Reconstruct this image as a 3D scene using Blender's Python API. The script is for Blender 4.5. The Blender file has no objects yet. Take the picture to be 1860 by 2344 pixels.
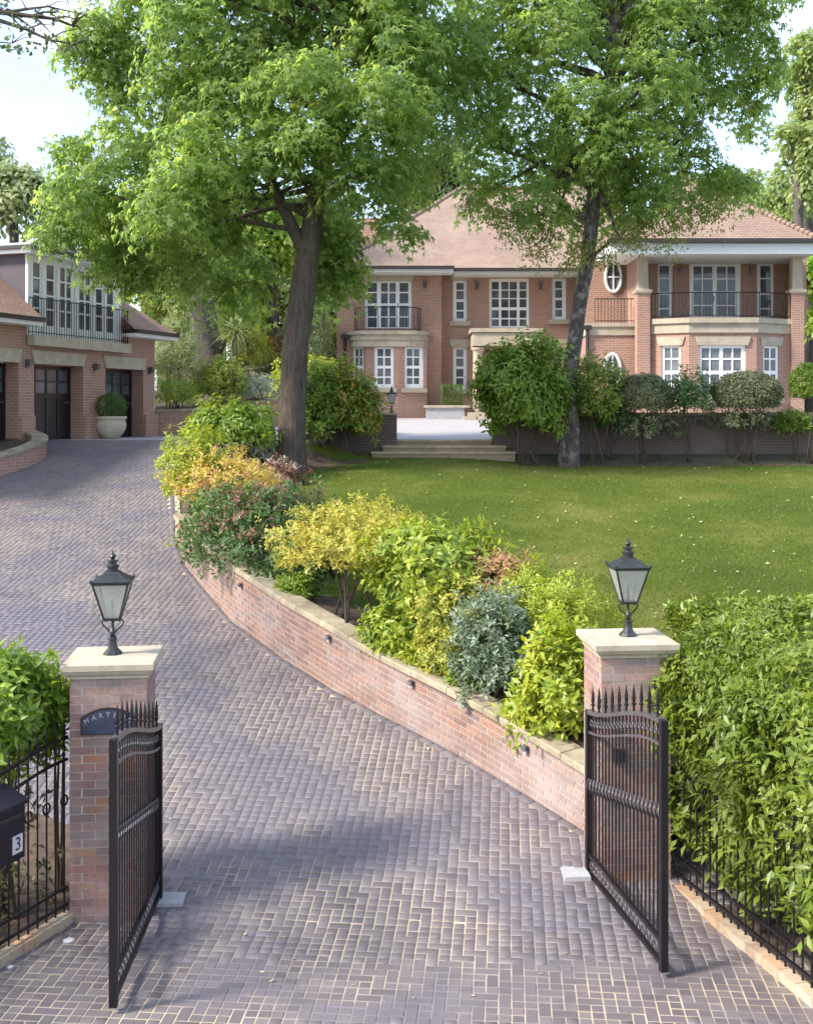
import bpy, math, random
import numpy as np
from mathutils import Vector, Matrix

rnd = random.Random(11)
rng = np.random.default_rng(11)
sc = bpy.context.scene
COL = sc.collection
rad = math.radians

# ------------------------------------------------------------------ camera, sky, sun, exposure
CZ, FPX, VX, VY = 4.55, 2600.0, 930.0, 939.0     # eye height, focal length, principal column and horizon row of the survey
cam_d = bpy.data.cameras.new('camera')
cam = bpy.data.objects.new('camera', cam_d)
COL.objects.link(cam)
cam.location = (0, 0, CZ)
cam.rotation_euler = (rad(90), 0, 0)
cam_d.sensor_fit = 'HORIZONTAL'
cam_d.sensor_width = 36
cam_d.lens = 36 * FPX / 1860
cam_d.shift_y = -(1172 - VY) / 1860
cam_d.clip_start = 0.1
cam_d.clip_end = 2000
sc.camera = cam

SUN = Vector((-0.70, -0.30, 0.67)).normalized()   # direction towards the sun
sun_el = math.asin(SUN.z)
world = bpy.data.worlds.new('World')
sc.world = world
world.use_nodes = True
wn, wl = world.node_tree.nodes, world.node_tree.links
wn.clear()
wo = wn.new('ShaderNodeOutputWorld'); bg = wn.new('ShaderNodeBackground'); sky = wn.new('ShaderNodeTexSky')
sky.sky_type = 'NISHITA'; sky.sun_disc = False
sky.sun_elevation = sun_el
sky.sun_rotation = math.atan2(SUN.x, SUN.y)
sky.air_density = 1.0; sky.dust_density = 1.2; sky.ozone_density = 1.2
tc = wn.new('ShaderNodeTexCoord'); mp = wn.new('ShaderNodeMapping'); nz = wn.new('ShaderNodeTexNoise')
mp.inputs['Scale'].default_value = (1.0, 1.0, 2.6); mp.inputs['Location'].default_value = (0.35, 0.1, 0.28)
nz.inputs['Scale'].default_value = 3.2; nz.inputs['Detail'].default_value = 8; nz.inputs['Roughness'].default_value = 0.55
cr = wn.new('ShaderNodeValToRGB')
cr.color_ramp.elements[0].position = 0.54; cr.color_ramp.elements[0].color = (0, 0, 0, 1)
cr.color_ramp.elements[1].position = 0.68; cr.color_ramp.elements[1].color = (1, 1, 1, 1)
mx = wn.new('ShaderNodeMix'); mx.data_type = 'RGBA'
wl.new(tc.outputs['Generated'], mp.inputs['Vector']); wl.new(mp.outputs['Vector'], nz.inputs['Vector'])
wl.new(nz.outputs['Fac'], cr.inputs['Fac']); wl.new(cr.outputs['Color'], mx.inputs['Factor'])
hz = wn.new('ShaderNodeMix'); hz.data_type = 'RGBA'; hz.inputs['Factor'].default_value = 0.7
wl.new(sky.outputs['Color'], hz.inputs['A']); hz.inputs['B'].default_value = (0.90, 1.12, 1.52, 1)
wl.new(hz.outputs['Result'], mx.inputs['A']); mx.inputs['B'].default_value = (2.7, 2.75, 2.85, 1)
wl.new(mx.outputs['Result'], bg.inputs['Color']); bg.inputs['Strength'].default_value = 0.15
wl.new(bg.outputs['Background'], wo.inputs['Surface'])
sun_d = bpy.data.lights.new('sun', 'SUN')
sun_d.energy = 1.5; sun_d.angle = rad(10); sun_d.color = (1.0, 0.93, 0.82)
sun = bpy.data.objects.new('sun', sun_d); COL.objects.link(sun)
sun.rotation_euler = SUN.to_track_quat('Z', 'Y').to_euler()
sun.location = (-20, -10, 30)
sc.view_settings.view_transform = 'Standard'
sc.view_settings.look = 'None'
sc.view_settings.exposure = 2.38
sc.view_settings.gamma = 1.0
sc.view_settings.use_curve_mapping = False
sc.render.engine = 'CYCLES'
sc.cycles.max_bounces = 6
sc.cycles.transparent_max_bounces = 6
sc.cycles.use_denoising = True

# ------------------------------------------------------------------ survey helpers
def PX(x, Y): return (x - VX) * Y / FPX
def PZ(y, Y): return CZ + (VY - y) * Y / FPX
def sstep(a, b, x):
    t = np.clip((np.asarray(x, float) - a) / (b - a), 0, 1)
    return t * t * (3 - 2 * t)

def drive_z(X, Y):
    a = np.interp(Y, [-50, 10.0, 10.8, 28.0, 29.5, 42, 70], [0, 0, .1, 3.52, 3.76, 4.33, 4.5])
    b = np.minimum(a, 3.76)
    w = sstep(-6.5, -3.0, X)
    return b * (1 - w) + a * w

def on_drive(x, y):
    lo, hi = 4.0, 45.0
    for _ in range(50):
        m = (lo + hi) / 2
        if PZ(y, m) > drive_z(PX(x, m), m): lo = m
        else: hi = m
    return PX(x, lo), lo

# ------------------------------------------------------------------ scene helpers
def thing(name, label, cat, loc=(0, 0, 0), group=None):
    o = bpy.data.objects.new(name, None); COL.objects.link(o)
    o.empty_display_size = 0.1
    o.location = loc
    o['label'] = label; o['category'] = cat
    if group: o['group'] = group
    return o

def tag(o, label=None, cat=None, group=None, kind=None):
    if label: o['label'] = label
    if cat: o['category'] = cat
    if group: o['group'] = group
    if kind: o['kind'] = kind
    return o

def base_of(parent):
    while parent is not None and parent.parent is not None: parent = parent.parent
    return Vector(parent.location) if parent is not None else Vector((0, 0, 0))

def link_mesh(name, me, parent=None, loc=None, rot=None):
    o = bpy.data.objects.new(name, me); COL.objects.link(o)
    if parent is not None: o.parent = parent
    if loc is not None: o.location = Vector(loc) - base_of(parent)
    if rot is not None: o.rotation_euler = rot
    return o

class Plane:
    """vertical facade plane: origin (x, y), unit direction u along it, outward normal n"""
    def __init__(self, o, u, n=None):
        self.o = np.array(o, float); u = np.array(u, float); self.u = u / np.hypot(*u)
        self.n = np.array([self.u[1], -self.u[0]]) if n is None else np.array(n, float)
    def shift(self, d): return Plane(self.o + self.n * d, self.u, self.n)
    def p(self, s, z, d=0.0):
        q = self.o + self.u * s + self.n * d
        return (q[0], q[1], z)
    def s(self, px):
        k = (px - VX) / FPX
        return (k * self.o[1] - self.o[0]) / (self.u[0] - k * self.u[1])
    def z(self, px, py):
        return PZ(py, self.o[1] + self.u[1] * self.s(px))

class MB:
    def __init__(self): self.v = []; self.f = []
    def face(self, pts):
        i = len(self.v); self.v += [tuple(p) for p in pts]; self.f.append(tuple(range(i, i + len(pts))))
    def hexa(self, p):            # 8 points: bottom ring then top ring, counter-clockwise from above
        i = len(self.v); self.v += [tuple(q) for q in p]
        for a in ((3, 2, 1, 0), (4, 5, 6, 7), (0, 1, 5, 4), (1, 2, 6, 5), (2, 3, 7, 6), (3, 0, 4, 7)):
            self.f.append(tuple(i + k for k in a))
    def box(self, c, s, rot=0.0, taper=1.0):
        cx, cy, cz = c; hx, hy, hz = s[0] / 2, s[1] / 2, s[2] / 2
        co, si = math.cos(rot), math.sin(rot); P = []
        for z, t in ((-hz, 1.0), (hz, taper)):
            for x, y in ((-hx, -hy), (hx, -hy), (hx, hy), (-hx, hy)):
                x *= t; y *= t
                P.append((cx + x * co - y * si, cy + x * si + y * co, cz + z))
        self.hexa(P)
    def pbox(self, pl, s0, s1, z0, z1, d0, d1):      # d0 < d1, outwards
        P = [pl.p(s, z, d) for z in (z0, z1) for s, d in ((s0, d1), (s1, d1), (s1, d0), (s0, d0))]
        self.hexa(P)
    def tube(self, pts, radii, n=8, cap=True):
        pts = [Vector(p) for p in pts]; m = len(pts)
        if not hasattr(radii, '__len__'): radii = [radii] * m
        i0 = len(self.v); prev = None
        for k, p in enumerate(pts):
            t = (pts[min(k + 1, m - 1)] - pts[max(k - 1, 0)])
            t = t.normalized() if t.length > 1e-9 else Vector((0, 0, 1))
            if prev is None:
                a = t.orthogonal().normalized()
            else:
                a = (prev - t * prev.dot(t))
                a = a.normalized() if a.length > 1e-6 else t.orthogonal().normalized()
            prev = a; b = t.cross(a)
            for j in range(n):
                w = 2 * math.pi * j / n
                self.v.append(tuple(p + (a * math.cos(w) + b * math.sin(w)) * radii[k]))
        for k in range(m - 1):
            for j in range(n):
                a, b = i0 + k * n + j, i0 + k * n + (j + 1) % n
                self.f.append((a, b, b + n, a + n))
        if cap:
            self.f.append(tuple(i0 + j for j in reversed(range(n))))
            self.f.append(tuple(i0 + (m - 1) * n + j for j in range(n)))
    def lathe(self, c, prof, n=16, rot=0.0, cap=True):   # profile [(r, z)] upwards
        i0 = len(self.v)
        for r, z in prof:
            for j in range(n):
                w = 2 * math.pi * j / n + rot
                self.v.append((c[0] + r * math.cos(w), c[1] + r * math.sin(w), c[2] + z))
        for k in range(len(prof) - 1):
            for j in range(n):
                a, b = i0 + k * n + j, i0 + k * n + (j + 1) % n
                self.f.append((a, b, b + n, a + n))
        if cap:
            self.f.append(tuple(i0 + j for j in reversed(range(n))))
            self.f.append(tuple(i0 + (len(prof) - 1) * n + j for j in range(n)))
    def prism(self, poly, z0, z1):                       # poly counter-clockwise (x, y)
        n = len(poly); i = len(self.v)
        self.v += [(x, y, z0) for x, y in poly] + [(x, y, z1) for x, y in poly]
        self.f.append(tuple(i + k for k in reversed(range(n)))); self.f.append(tuple(i + n + k for k in range(n)))
        for k in range(n):
            a, b = i + k, i + (k + 1) % n
            self.f.append((a, b, b + n, a + n))
    def holed(self, pl, s0, s1, z0, z1, holes, d_front, thick, back=False):
        """a panel on a plane with rectangular holes: front face, reveals of the holes and the outer edges"""
        S = sorted({s0, s1} | {min(max(q, s0), s1) for h in holes for q in (h[0], h[1])})
        Z = sorted({z0, z1} | {min(max(q, z0), z1) for h in holes for q in (h[2], h[3])})
        S = [q for i, q in enumerate(S) if i == 0 or q - S[i - 1] > 1e-5]; Z = [q for i, q in enumerate(Z) if i == 0 or q - Z[i - 1] > 1e-5]
        def solid(i, j):
            if i < 0 or j < 0 or i >= len(S) - 1 or j >= len(Z) - 1: return False
            a, b = (S[i] + S[i + 1]) / 2, (Z[j] + Z[j + 1]) / 2
            return not any(h[0] < a < h[1] and h[2] < b < h[3] for h in holes)
        df, db = d_front, d_front - thick
        for i in range(len(S) - 1):
            for j in range(len(Z) - 1):
                if not solid(i, j): continue
                a, b, c, d = S[i], S[i + 1], Z[j], Z[j + 1]
                self.face([pl.p(a, c, df), pl.p(b, c, df), pl.p(b, d, df), pl.p(a, d, df)])
                if back: self.face([pl.p(b, c, db), pl.p(a, c, db), pl.p(a, d, db), pl.p(b, d, db)])
                if not solid(i - 1, j): self.face([pl.p(a, c, db), pl.p(a, c, df), pl.p(a, d, df), pl.p(a, d, db)])
                if not solid(i + 1, j): self.face([pl.p(b, c, df), pl.p(b, c, db), pl.p(b, d, db), pl.p(b, d, df)])
                if not solid(i, j - 1): self.face([pl.p(a, c, db), pl.p(b, c, db), pl.p(b, c, df), pl.p(a, c, df)])
                if not solid(i, j + 1): self.face([pl.p(a, d, df), pl.p(b, d, df), pl.p(b, d, db), pl.p(a, d, db)])
    def mesh(self, name, mat=None, off=(0, 0, 0), smooth=False):
        me = bpy.data.meshes.new(name)
        V = np.array(self.v, float)
        me.from_pydata([tuple(q) for q in (V - np.array(off))], [], self.f)
        uv = me.uv_layers.new(name='UVMap')
        U = np.zeros((len(me.loops), 2))
        k = 0
        for f in self.f:
            P = V[list(f)]
            n = np.zeros(3)
            for a in range(len(f)):
                p, q = P[a], P[(a + 1) % len(f)]
                n += np.cross(p - P[0], q - P[0])
            l = np.linalg.norm(n)
            n = n / l if l > 1e-12 else np.array([0, 0, 1.0])
            h = math.hypot(n[0], n[1])
            if h < 0.02:
                U[k:k + len(f)] = P[:, :2]
            else:
                t = np.array([-n[1], n[0], 0]) / h
                w = np.cross(n, t)
                U[k:k + len(f), 0] = P @ t; U[k:k + len(f), 1] = P @ w
            k += len(f)
        uv.data.foreach_set('uv', U.ravel())
        if mat is not None: me.materials.append(mat)
        if smooth: me.polygons.foreach_set('use_smooth', [True] * len(me.polygons))
        me.update()
        return me
    def build(self, name, mat, parent=None, smooth=False):
        return link_mesh(name, self.mesh(name, mat, base_of(parent), smooth), parent)

def fast_mesh(name, V, T, mat):
    """V (n,3), T (m,3) triangles"""
    me = bpy.data.meshes.new(name)
    V = np.ascontiguousarray(V, np.float32); T = np.ascontiguousarray(T, np.int32)
    me.vertices.add(len(V)); me.vertices.foreach_set('co', V.ravel())
    me.loops.add(T.size); me.loops.foreach_set('vertex_index', T.ravel())
    me.polygons.add(len(T))
    me.polygons.foreach_set('loop_start', np.arange(0, T.size, 3, dtype=np.int32))
    me.materials.append(mat)
    me.update(calc_edges=True)
    return me

# ------------------------------------------------------------------ materials
MATS = {}
def nodes_of(m):
    m.use_nodes = True
    nt = m.node_tree
    return nt, nt.nodes, nt.links, nt.nodes['Principled BSDF']
def ramp(nd, stops):
    r = nd.new('ShaderNodeValToRGB'); e = r.color_ramp.elements
    while len(e) < len(stops): e.new(0.5)
    for k, (p, c) in enumerate(stops):
        e[k].position = p; e[k].color = tuple(c) + (1,)
    return r
def noise(nd, lk, scale, vec=None, detail=4, rough=0.6):
    n = nd.new('ShaderNodeTexNoise'); n.inputs['Scale'].default_value = scale
    n.inputs['Detail'].default_value = detail; n.inputs['Roughness'].default_value = rough
    if vec is not None: lk.new(vec, n.inputs['Vector'])
    return n
def mixc(nd, lk, a, b, fac, mode='MIX'):
    m = nd.new('ShaderNodeMix'); m.data_type = 'RGBA'; m.blend_type = mode
    for sock, v in (('A', a), ('B', b)):
        if isinstance(v, (tuple, list)): m.inputs[sock].default_value = tuple(v) + (1,) if len(v) == 3 else v
        else: lk.new(v, m.inputs[sock])
    if isinstance(fac, (int, float)): m.inputs['Factor'].default_value = fac
    else: lk.new(fac, m.inputs['Factor'])
    return m.outputs['Result']
def math_(nd, lk, op, a, b=None):
    m = nd.new('ShaderNodeMath'); m.operation = op
    for i, v in enumerate((a, b)):
        if v is None: continue
        if isinstance(v, (int, float)): m.inputs[i].default_value = v
        else: lk.new(v, m.inputs[i])
    return m.outputs[0]
def bump(nd, lk, b, h, strength=0.3, dist=0.01):
    n = nd.new('ShaderNodeBump'); n.inputs['Strength'].default_value = strength; n.inputs['Distance'].default_value = dist
    lk.new(h, n.inputs['Height']); lk.new(n.outputs['Normal'], b.inputs['Normal'])
def pos(nd):
    return nd.new('ShaderNodeNewGeometry').outputs['Position']

def mat_plain(name, col, rough=0.6, metal=0.0, var=0.12, scale=6.0, spec=0.5, bmp=0.1):
    m = bpy.data.materials.new(name); nt, nd, lk, b = nodes_of(m)
    n = noise(nd, lk, scale, pos(nd))
    lo = tuple(max(0, c * (1 - var)) for c in col); hi = tuple(min(1, c * (1 + var)) for c in col)
    r = ramp(nd, [(0.3, lo), (0.7, hi)]); lk.new(n.outputs['Fac'], r.inputs['Fac'])
    lk.new(r.outputs['Color'], b.inputs['Base Color'])
    b.inputs['Roughness'].default_value = rough; b.inputs['Metallic'].default_value = metal
    b.inputs['Specular IOR Level'].default_value = spec
    if bmp: 
        n2 = noise(nd, lk, scale * 8, pos(nd)); bump(nd, lk, b, n2.outputs['Fac'], bmp, 0.01)
    return m

def mat_house_brick(name, c1, c2, c3, mortar):
    m = bpy.data.materials.new(name); nt, nd, lk, b = nodes_of(m)
    uv = nd.new('ShaderNodeUVMap').outputs['UV']
    t = nd.new('ShaderNodeTexBrick'); lk.new(uv, t.inputs['Vector'])
    t.inputs['Scale'].default_value = 1.0; t.inputs['Brick Width'].default_value = 0.225; t.inputs['Row Height'].default_value = 0.075
    t.inputs['Mortar Size'].default_value = 0.006; t.inputs['Mortar Smooth'].default_value = 0.2; t.inputs['Bias'].default_value = 0.1
    t.inputs['Color1'].default_value = c1 + (1,); t.inputs['Color2'].default_value = c2 + (1,); t.inputs['Mortar'].default_value = mortar + (1,)
    n = noise(nd, lk, 0.7, pos(nd), 5)
    r = ramp(nd, [(0.35, (0, 0, 0)), (0.7, (1, 1, 1))]); lk.new(n.outputs['Fac'], r.inputs['Fac'])
    c = mixc(nd, lk, t.outputs['Color'], c3, math_(nd, lk, 'MULTIPLY', r.outputs['Color'], 0.45))
    n3 = noise(nd, lk, 9.0, pos(nd), 3)
    c = mixc(nd, lk, c, (0.5, 0.5, 0.5), math_(nd, lk, 'MULTIPLY', n3.outputs['Fac'], 0.5), 'OVERLAY')
    lk.new(c, b.inputs['Base Color']); b.inputs['Roughness'].default_value = 0.85
    h = math_(nd, lk, 'SUBTRACT', 1.0, t.outputs['Fac']); bump(nd, lk, b, h, 0.7, 0.012)
    return m

def mat_single_brick(name, cols, white=0.35, wscale=0.9):
    """one brick per island/object, whitish salt bloom that has its own shape"""
    m = bpy.data.materials.new(name); nt, nd, lk, b = nodes_of(m)
    g = nd.new('ShaderNodeNewGeometry'); oi = nd.new('ShaderNodeObjectInfo')
    f = math_(nd, lk, 'FRACT', math_(nd, lk, 'ADD', g.outputs['Random Per Island'], oi.outputs['Random']))
    k = len(cols)
    r = ramp(nd, [(i / (k - 1), c) for i, c in enumerate(cols)]); lk.new(f, r.inputs['Fac'])
    n = noise(nd, lk, 22, g.outputs['Position'], 4)
    c = mixc(nd, lk, r.outputs['Color'], (0.12, 0.06, 0.05), math_(nd, lk, 'MULTIPLY', sockramp(nd, lk, n.outputs['Fac'], .5, .75), 0.5))
    n2 = noise(nd, lk, wscale, g.outputs['Position'], 6, 0.65)
    w = math_(nd, lk, 'MULTIPLY', sockramp(nd, lk, n2.outputs['Fac'], 0.44, 0.66), white * 0.95)
    c = mixc(nd, lk, c, (0.42, 0.365, 0.35), w)
    lk.new(c, b.inputs['Base Color']); b.inputs['Roughness'].default_value = 0.85
    n7 = noise(nd, lk, 2.2, g.outputs['Position'], 6, 0.7)
    c = mixc(nd, lk, c, (0.085, 0.080, 0.055), math_(nd, lk, 'MULTIPLY', sockramp(nd, lk, n7.outputs['Fac'], .54, .72), 0.5)); lk.new(c, b.inputs['Base Color'])
    n4 = noise(nd, lk, 60, g.outputs['Position'], 3); bump(nd, lk, b, n4.outputs['Fac'], 0.35, 0.006)
    return m
def sockramp(nd, lk, v, a, b_):
    r = ramp(nd, [(a, (0, 0, 0)), (b_, (1, 1, 1))]); lk.new(v, r.inputs['Fac']); return r.outputs['Color']

def mat_tiles(name, c1, c2, c3):
    m = bpy.data.materials.new(name); nt, nd, lk, b = nodes_of(m)
    uv = nd.new('ShaderNodeUVMap').outputs['UV']
    t = nd.new('ShaderNodeTexBrick'); lk.new(uv, t.inputs['Vector'])
    t.inputs['Scale'].default_value = 1.0; t.inputs['Brick Width'].default_value = 0.17; t.inputs['Row Height'].default_value = 0.11
    t.inputs['Mortar Size'].default_value = 0.008; t.inputs['Mortar Smooth'].default_value = 0.6; t.inputs['Bias'].default_value = -0.1
    t.inputs['Color1'].default_value = c1 + (1,); t.inputs['Color2'].default_value = c2 + (1,)
    t.inputs['Mortar'].default_value = tuple(q * 0.5 for q in c1) + (1,)
    n = noise(nd, lk, 0.9, pos(nd), 6, 0.7)
    c = mixc(nd, lk, t.outputs['Color'], c3, math_(nd, lk, 'MULTIPLY', sockramp(nd, lk, n.outputs['Fac'], .4, .7), 0.7))
    n9 = noise(nd, lk, 2.6, pos(nd), 7, 0.75); c = mixc(nd, lk, c, (0.16, 0.12, 0.10), math_(nd, lk, 'MULTIPLY', sockramp(nd, lk, n9.outputs['Fac'], .5, .75), 0.5))
    lk.new(c, b.inputs['Base Color']); b.inputs['Roughness'].default_value = 0.85
    # tiles lap downwards: a saw profile along the slope plus the joints
    sx = nd.new('ShaderNodeSeparateXYZ'); lk.new(uv, sx.inputs[0])
    saw = math_(nd, lk, 'FRACT', math_(nd, lk, 'DIVIDE', sx.outputs['Y'], 0.11))
    h = math_(nd, lk, 'SUBTRACT', math_(nd, lk, 'MULTIPLY', math_(nd, lk, 'SUBTRACT', 1.0, saw), 1.0), math_(nd, lk, 'MULTIPLY', t.outputs['Fac'], 0.6))
    bump(nd, lk, b, h, 0.8, 0.02)
    return m

def mat_paver(name):
    m = bpy.data.materials.new(name); nt, nd, lk, b = nodes_of(m)
    g = nd.new('ShaderNodeNewGeometry'); oi = nd.new('ShaderNodeObjectInfo')
    f = math_(nd, lk, 'FRACT', math_(nd, lk, 'ADD', g.outputs['Random Per Island'], oi.outputs['Random']))
    r = ramp(nd, [(0, (0.122, 0.104, 0.110)), (0.35, (0.145, 0.124, 0.130)), (0.7, (0.160, 0.138, 0.142)), (1, (0.182, 0.158, 0.156))]); lk.new(f, r.inputs['Fac'])
    n = noise(nd, lk, 0.55, g.outputs['Position'], 6, 0.62)
    c = mixc(nd, lk, r.outputs['Color'], (0.128, 0.114, 0.138), math_(nd, lk, 'MULTIPLY', sockramp(nd, lk, n.outputs['Fac'], .48, .6), 0.75))
    n5 = noise(nd, lk, 1.4, g.outputs['Position'], 7, 0.7)
    c = mixc(nd, lk, c, (0.070, 0.062, 0.068), math_(nd, lk, 'MULTIPLY', sockramp(nd, lk, n5.outputs['Fac'], .52, .72), 0.55))
    n6 = noise(nd, lk, 0.8, g.outputs['Position'], 6, 0.7)
    c = mixc(nd, lk, c, (0.250, 0.215, 0.185), math_(nd, lk, 'MULTIPLY', sockramp(nd, lk, n6.outputs['Fac'], .50, .75), 0.40))
    n2 = noise(nd, lk, 28, g.outputs['Position'], 4)
    c = mixc(nd, lk, c, (0.5, 0.5, 0.5), math_(nd, lk, 'MULTIPLY', n2.outputs['Fac'], 0.6), 'OVERLAY')
    lk.new(c, b.inputs['Base Color']); b.inputs['Roughness'].default_value = 0.48
    n3 = noise(nd, lk, 90, g.outputs['Position'], 3); bump(nd, lk, b, n3.outputs['Fac'], 0.3, 0.004)
    return m

def mat_joint(name):
    m = bpy.data.materials.new(name); nt, nd, lk, b = nodes_of(m)
    p = pos(nd)
    n = noise(nd, lk, 0.55, p, 6, 0.62); n2 = noise(nd, lk, 1.7, p, 4)
    w = sockramp(nd, lk, n.outputs['Fac'], .42, .55)
    c = mixc(nd, lk, (0.52, 0.42, 0.29), (0.43, 0.345, 0.245), n2.outputs['Fac'])
    c = mixc(nd, lk, c, (0.19, 0.17, 0.19), w)
    lk.new(c, b.inputs['Base Color']); b.inputs['Roughness'].default_value = 0.95
    return m

def mat_court(name):
    m = bpy.data.materials.new(name); nt, nd, lk, b = nodes_of(m)
    uv = nd.new('ShaderNodeUVMap').outputs['UV']
    t = nd.new('ShaderNodeTexBrick'); lk.new(uv, t.inputs['Vector'])
    t.inputs['Brick Width'].default_value = 0.2; t.inputs['Row Height'].default_value = 0.1; t.inputs['Mortar Size'].default_value = 0.006
    t.inputs['Scale'].default_value = 1.0
    t.inputs['Color1'].default_value = (0.36, 0.34, 0.37, 1); t.inputs['Color2'].default_value = (0.42, 0.40, 0.42, 1); t.inputs['Mortar'].default_value = (0.50, 0.47, 0.44, 1)
    lk.new(t.outputs['Color'], b.inputs['Base Color']); b.inputs['Roughness'].default_value = 0.6
    return m

def mat_leaf(name, cols, trans=0.35, tcol=None, rough=0.45, spec=0.35, nscale=1.3):
    m = bpy.data.materials.new(name); nt, nd, lk, b = nodes_of(m)
    g = nd.new('ShaderNodeNewGeometry'); oi = nd.new('ShaderNodeObjectInfo')
    isl = math_(nd, lk, 'FRACT', math_(nd, lk, 'ADD', g.outputs['Random Per Island'], oi.outputs['Random']))
    n = noise(nd, lk, nscale, g.outputs['Position'], 3)
    f = math_(nd, lk, 'ADD', math_(nd, lk, 'MULTIPLY', isl, 0.55), math_(nd, lk, 'MULTIPLY', sockramp(nd, lk, n.outputs['Fac'], .3, .7), 0.45))
    k = len(cols)
    r = ramp(nd, [(i / (k - 1), c) for i, c in enumerate(cols)]); lk.new(f, r.inputs['Fac'])
    lk.new(r.outputs['Color'], b.inputs['Base Color']); b.inputs['Roughness'].default_value = rough; b.inputs['Specular IOR Level'].default_value = spec
    tr = nd.new('ShaderNodeBsdfTranslucent')
    if tcol is None:
        hs = nd.new('ShaderNodeHueSaturation'); hs.inputs['Value'].default_value = 2.6; hs.inputs['Saturation'].default_value = 1.1; hs.inputs['Hue'].default_value = 0.485
        lk.new(r.outputs['Color'], hs.inputs['Color']); lk.new(hs.outputs['Color'], tr.inputs['Color'])
    else: tr.inputs['Color'].default_value = tcol + (1,)
    ms = nd.new('ShaderNodeMixShader'); ms.inputs[0].default_value = trans
    lk.new(b.outputs[0], ms.inputs[1]); lk.new(tr.outputs[0], ms.inputs[2])
    lk.new(ms.outputs[0], nd['Material Output'].inputs['Surface'])
    return m

def mat_bark(name, lo, hi, patch=None, stretch=(9, 9, 1.6)):
    m = bpy.data.materials.new(name); nt, nd, lk, b = nodes_of(m)
    p = pos(nd); mp_ = nd.new('ShaderNodeMapping'); lk.new(p, mp_.inputs['Vector']); mp_.inputs['Scale'].default_value = stretch
    n = noise(nd, lk, 1.6, mp_.outputs['Vector'], 8, 0.7)
    r = ramp(nd, [(0.32, lo), (0.68, hi)]); lk.new(n.outputs['Fac'], r.inputs['Fac'])
    c = r.outputs['Color']
    n2 = noise(nd, lk, 1.5 if patch is None else 4.2, p, 5, 0.65)
    if patch is not None: c = mixc(nd, lk, c, patch, sockramp(nd, lk, n2.outputs['Fac'], .50, .58))
    else: c = mixc(nd, lk, c, (0.10, 0.11, 0.06), math_(nd, lk, 'MULTIPLY', sockramp(nd, lk, n2.outputs['Fac'], .5, .7), 0.5))
    lk.new(c, b.inputs['Base Color']); b.inputs['Roughness'].default_value = 0.9
    bump(nd, lk, b, n.outputs['Fac'], 0.9, 0.05)
    return m

def mat_lawn(name):
    m = bpy.data.materials.new(name); nt, nd, lk, b = nodes_of(m)
    p = pos(nd)
    n = noise(nd, lk, 0.45, p, 5); n2 = noise(nd, lk, 14, p, 5, 0.7)
    r = ramp(nd, [(0.28, (0.058, 0.092, 0.014)), (0.5, (0.092, 0.128, 0.019)), (0.68, (0.175, 0.180, 0.045))]); lk.new(n.outputs['Fac'], r.inputs['Fac'])  # wide tone range: yellowed grass, plus soft shade and bright patches put into colour
    c = mixc(nd, lk, r.outputs['Color'], (0.5, 0.5, 0.5), math_(nd, lk, 'MULTIPLY', n2.outputs['Fac'], 0.8), 'OVERLAY')
    lk.new(c, b.inputs['Base Color']); b.inputs['Roughness'].default_value = 0.95; b.inputs['Specular IOR Level'].default_value = 0.1
    n3 = noise(nd, lk, 45, p, 4, 0.8); bump(nd, lk, b, n3.outputs['Fac'], 0.9, 0.04)
    return m

def mat_glass(name, col=(0.015, 0.018, 0.022), rough=0.06):
    m = bpy.data.materials.new(name); nt, nd, lk, b = nodes_of(m)
    n = noise(nd, lk, 0.9, pos(nd), 3)
    r = ramp(nd, [(0.35, col), (0.7, tuple(q * 3 + 0.02 for q in col))]); lk.new(n.outputs['Fac'], r.inputs['Fac'])
    lk.new(r.outputs['Color'], b.inputs['Base Color']); b.inputs['Roughness'].default_value = rough
    n2 = noise(nd, lk, 1.3, pos(nd), 2); bump(nd, lk, b, n2.outputs['Fac'], 0.08, 0.05)
    return m

M = {}
M['hbrick'] = mat_house_brick('house brickwork', (0.40, 0.200, 0.138), (0.30, 0.160, 0.120), (0.44, 0.270, 0.195), (0.52, 0.45, 0.38))
M['pbrick'] = mat_single_brick('pier brick', [(0.23, 0.12, 0.10), (0.30, 0.15, 0.12), (0.21, 0.15, 0.13), (0.34, 0.18, 0.14), (0.28, 0.20, 0.17), (0.36, 0.17, 0.09)], 0.62, 0.9)
M['rbrick'] = mat_single_brick('retaining wall brick', [(0.20, 0.125, 0.105), (0.26, 0.155, 0.125), (0.22, 0.16, 0.14), (0.30, 0.165, 0.12), (0.27, 0.20, 0.175), (0.33, 0.18, 0.12)], 0.6, 0.6)
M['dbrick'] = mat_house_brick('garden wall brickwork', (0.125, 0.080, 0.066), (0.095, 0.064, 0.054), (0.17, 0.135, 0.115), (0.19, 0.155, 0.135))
M['mortar'] = mat_plain('mortar', (0.52, 0.44, 0.37), 0.95, var=0.2, scale=5)
def weathered(m, stain, amount, scale=3.2):
    nt = m.node_tree; nd, lk = nt.nodes, nt.links; b = nd['Principled BSDF']
    src = b.inputs['Base Color'].links[0].from_socket
    n = noise(nd, lk, scale, pos(nd), 8, 0.72)
    c = mixc(nd, lk, src, stain, math_(nd, lk, 'MULTIPLY', sockramp(nd, lk, n.outputs['Fac'], .48, .70), amount)); lk.new(c, b.inputs['Base Color'])
    return m
M['stone'] = mat_plain('cream cast stone', (0.44, 0.375, 0.285), 0.8, var=0.10, scale=3, spec=0.3)
M['coping'] = mat_plain('weathered coping stone', (0.34, 0.285, 0.20), 0.85, var=0.4, scale=2.5, spec=0.3)
weathered(M['stone'], (0.20, 0.165, 0.115), 0.45); weathered(M['coping'], (0.13, 0.115, 0.075), 0.6, 4.0)
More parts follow.
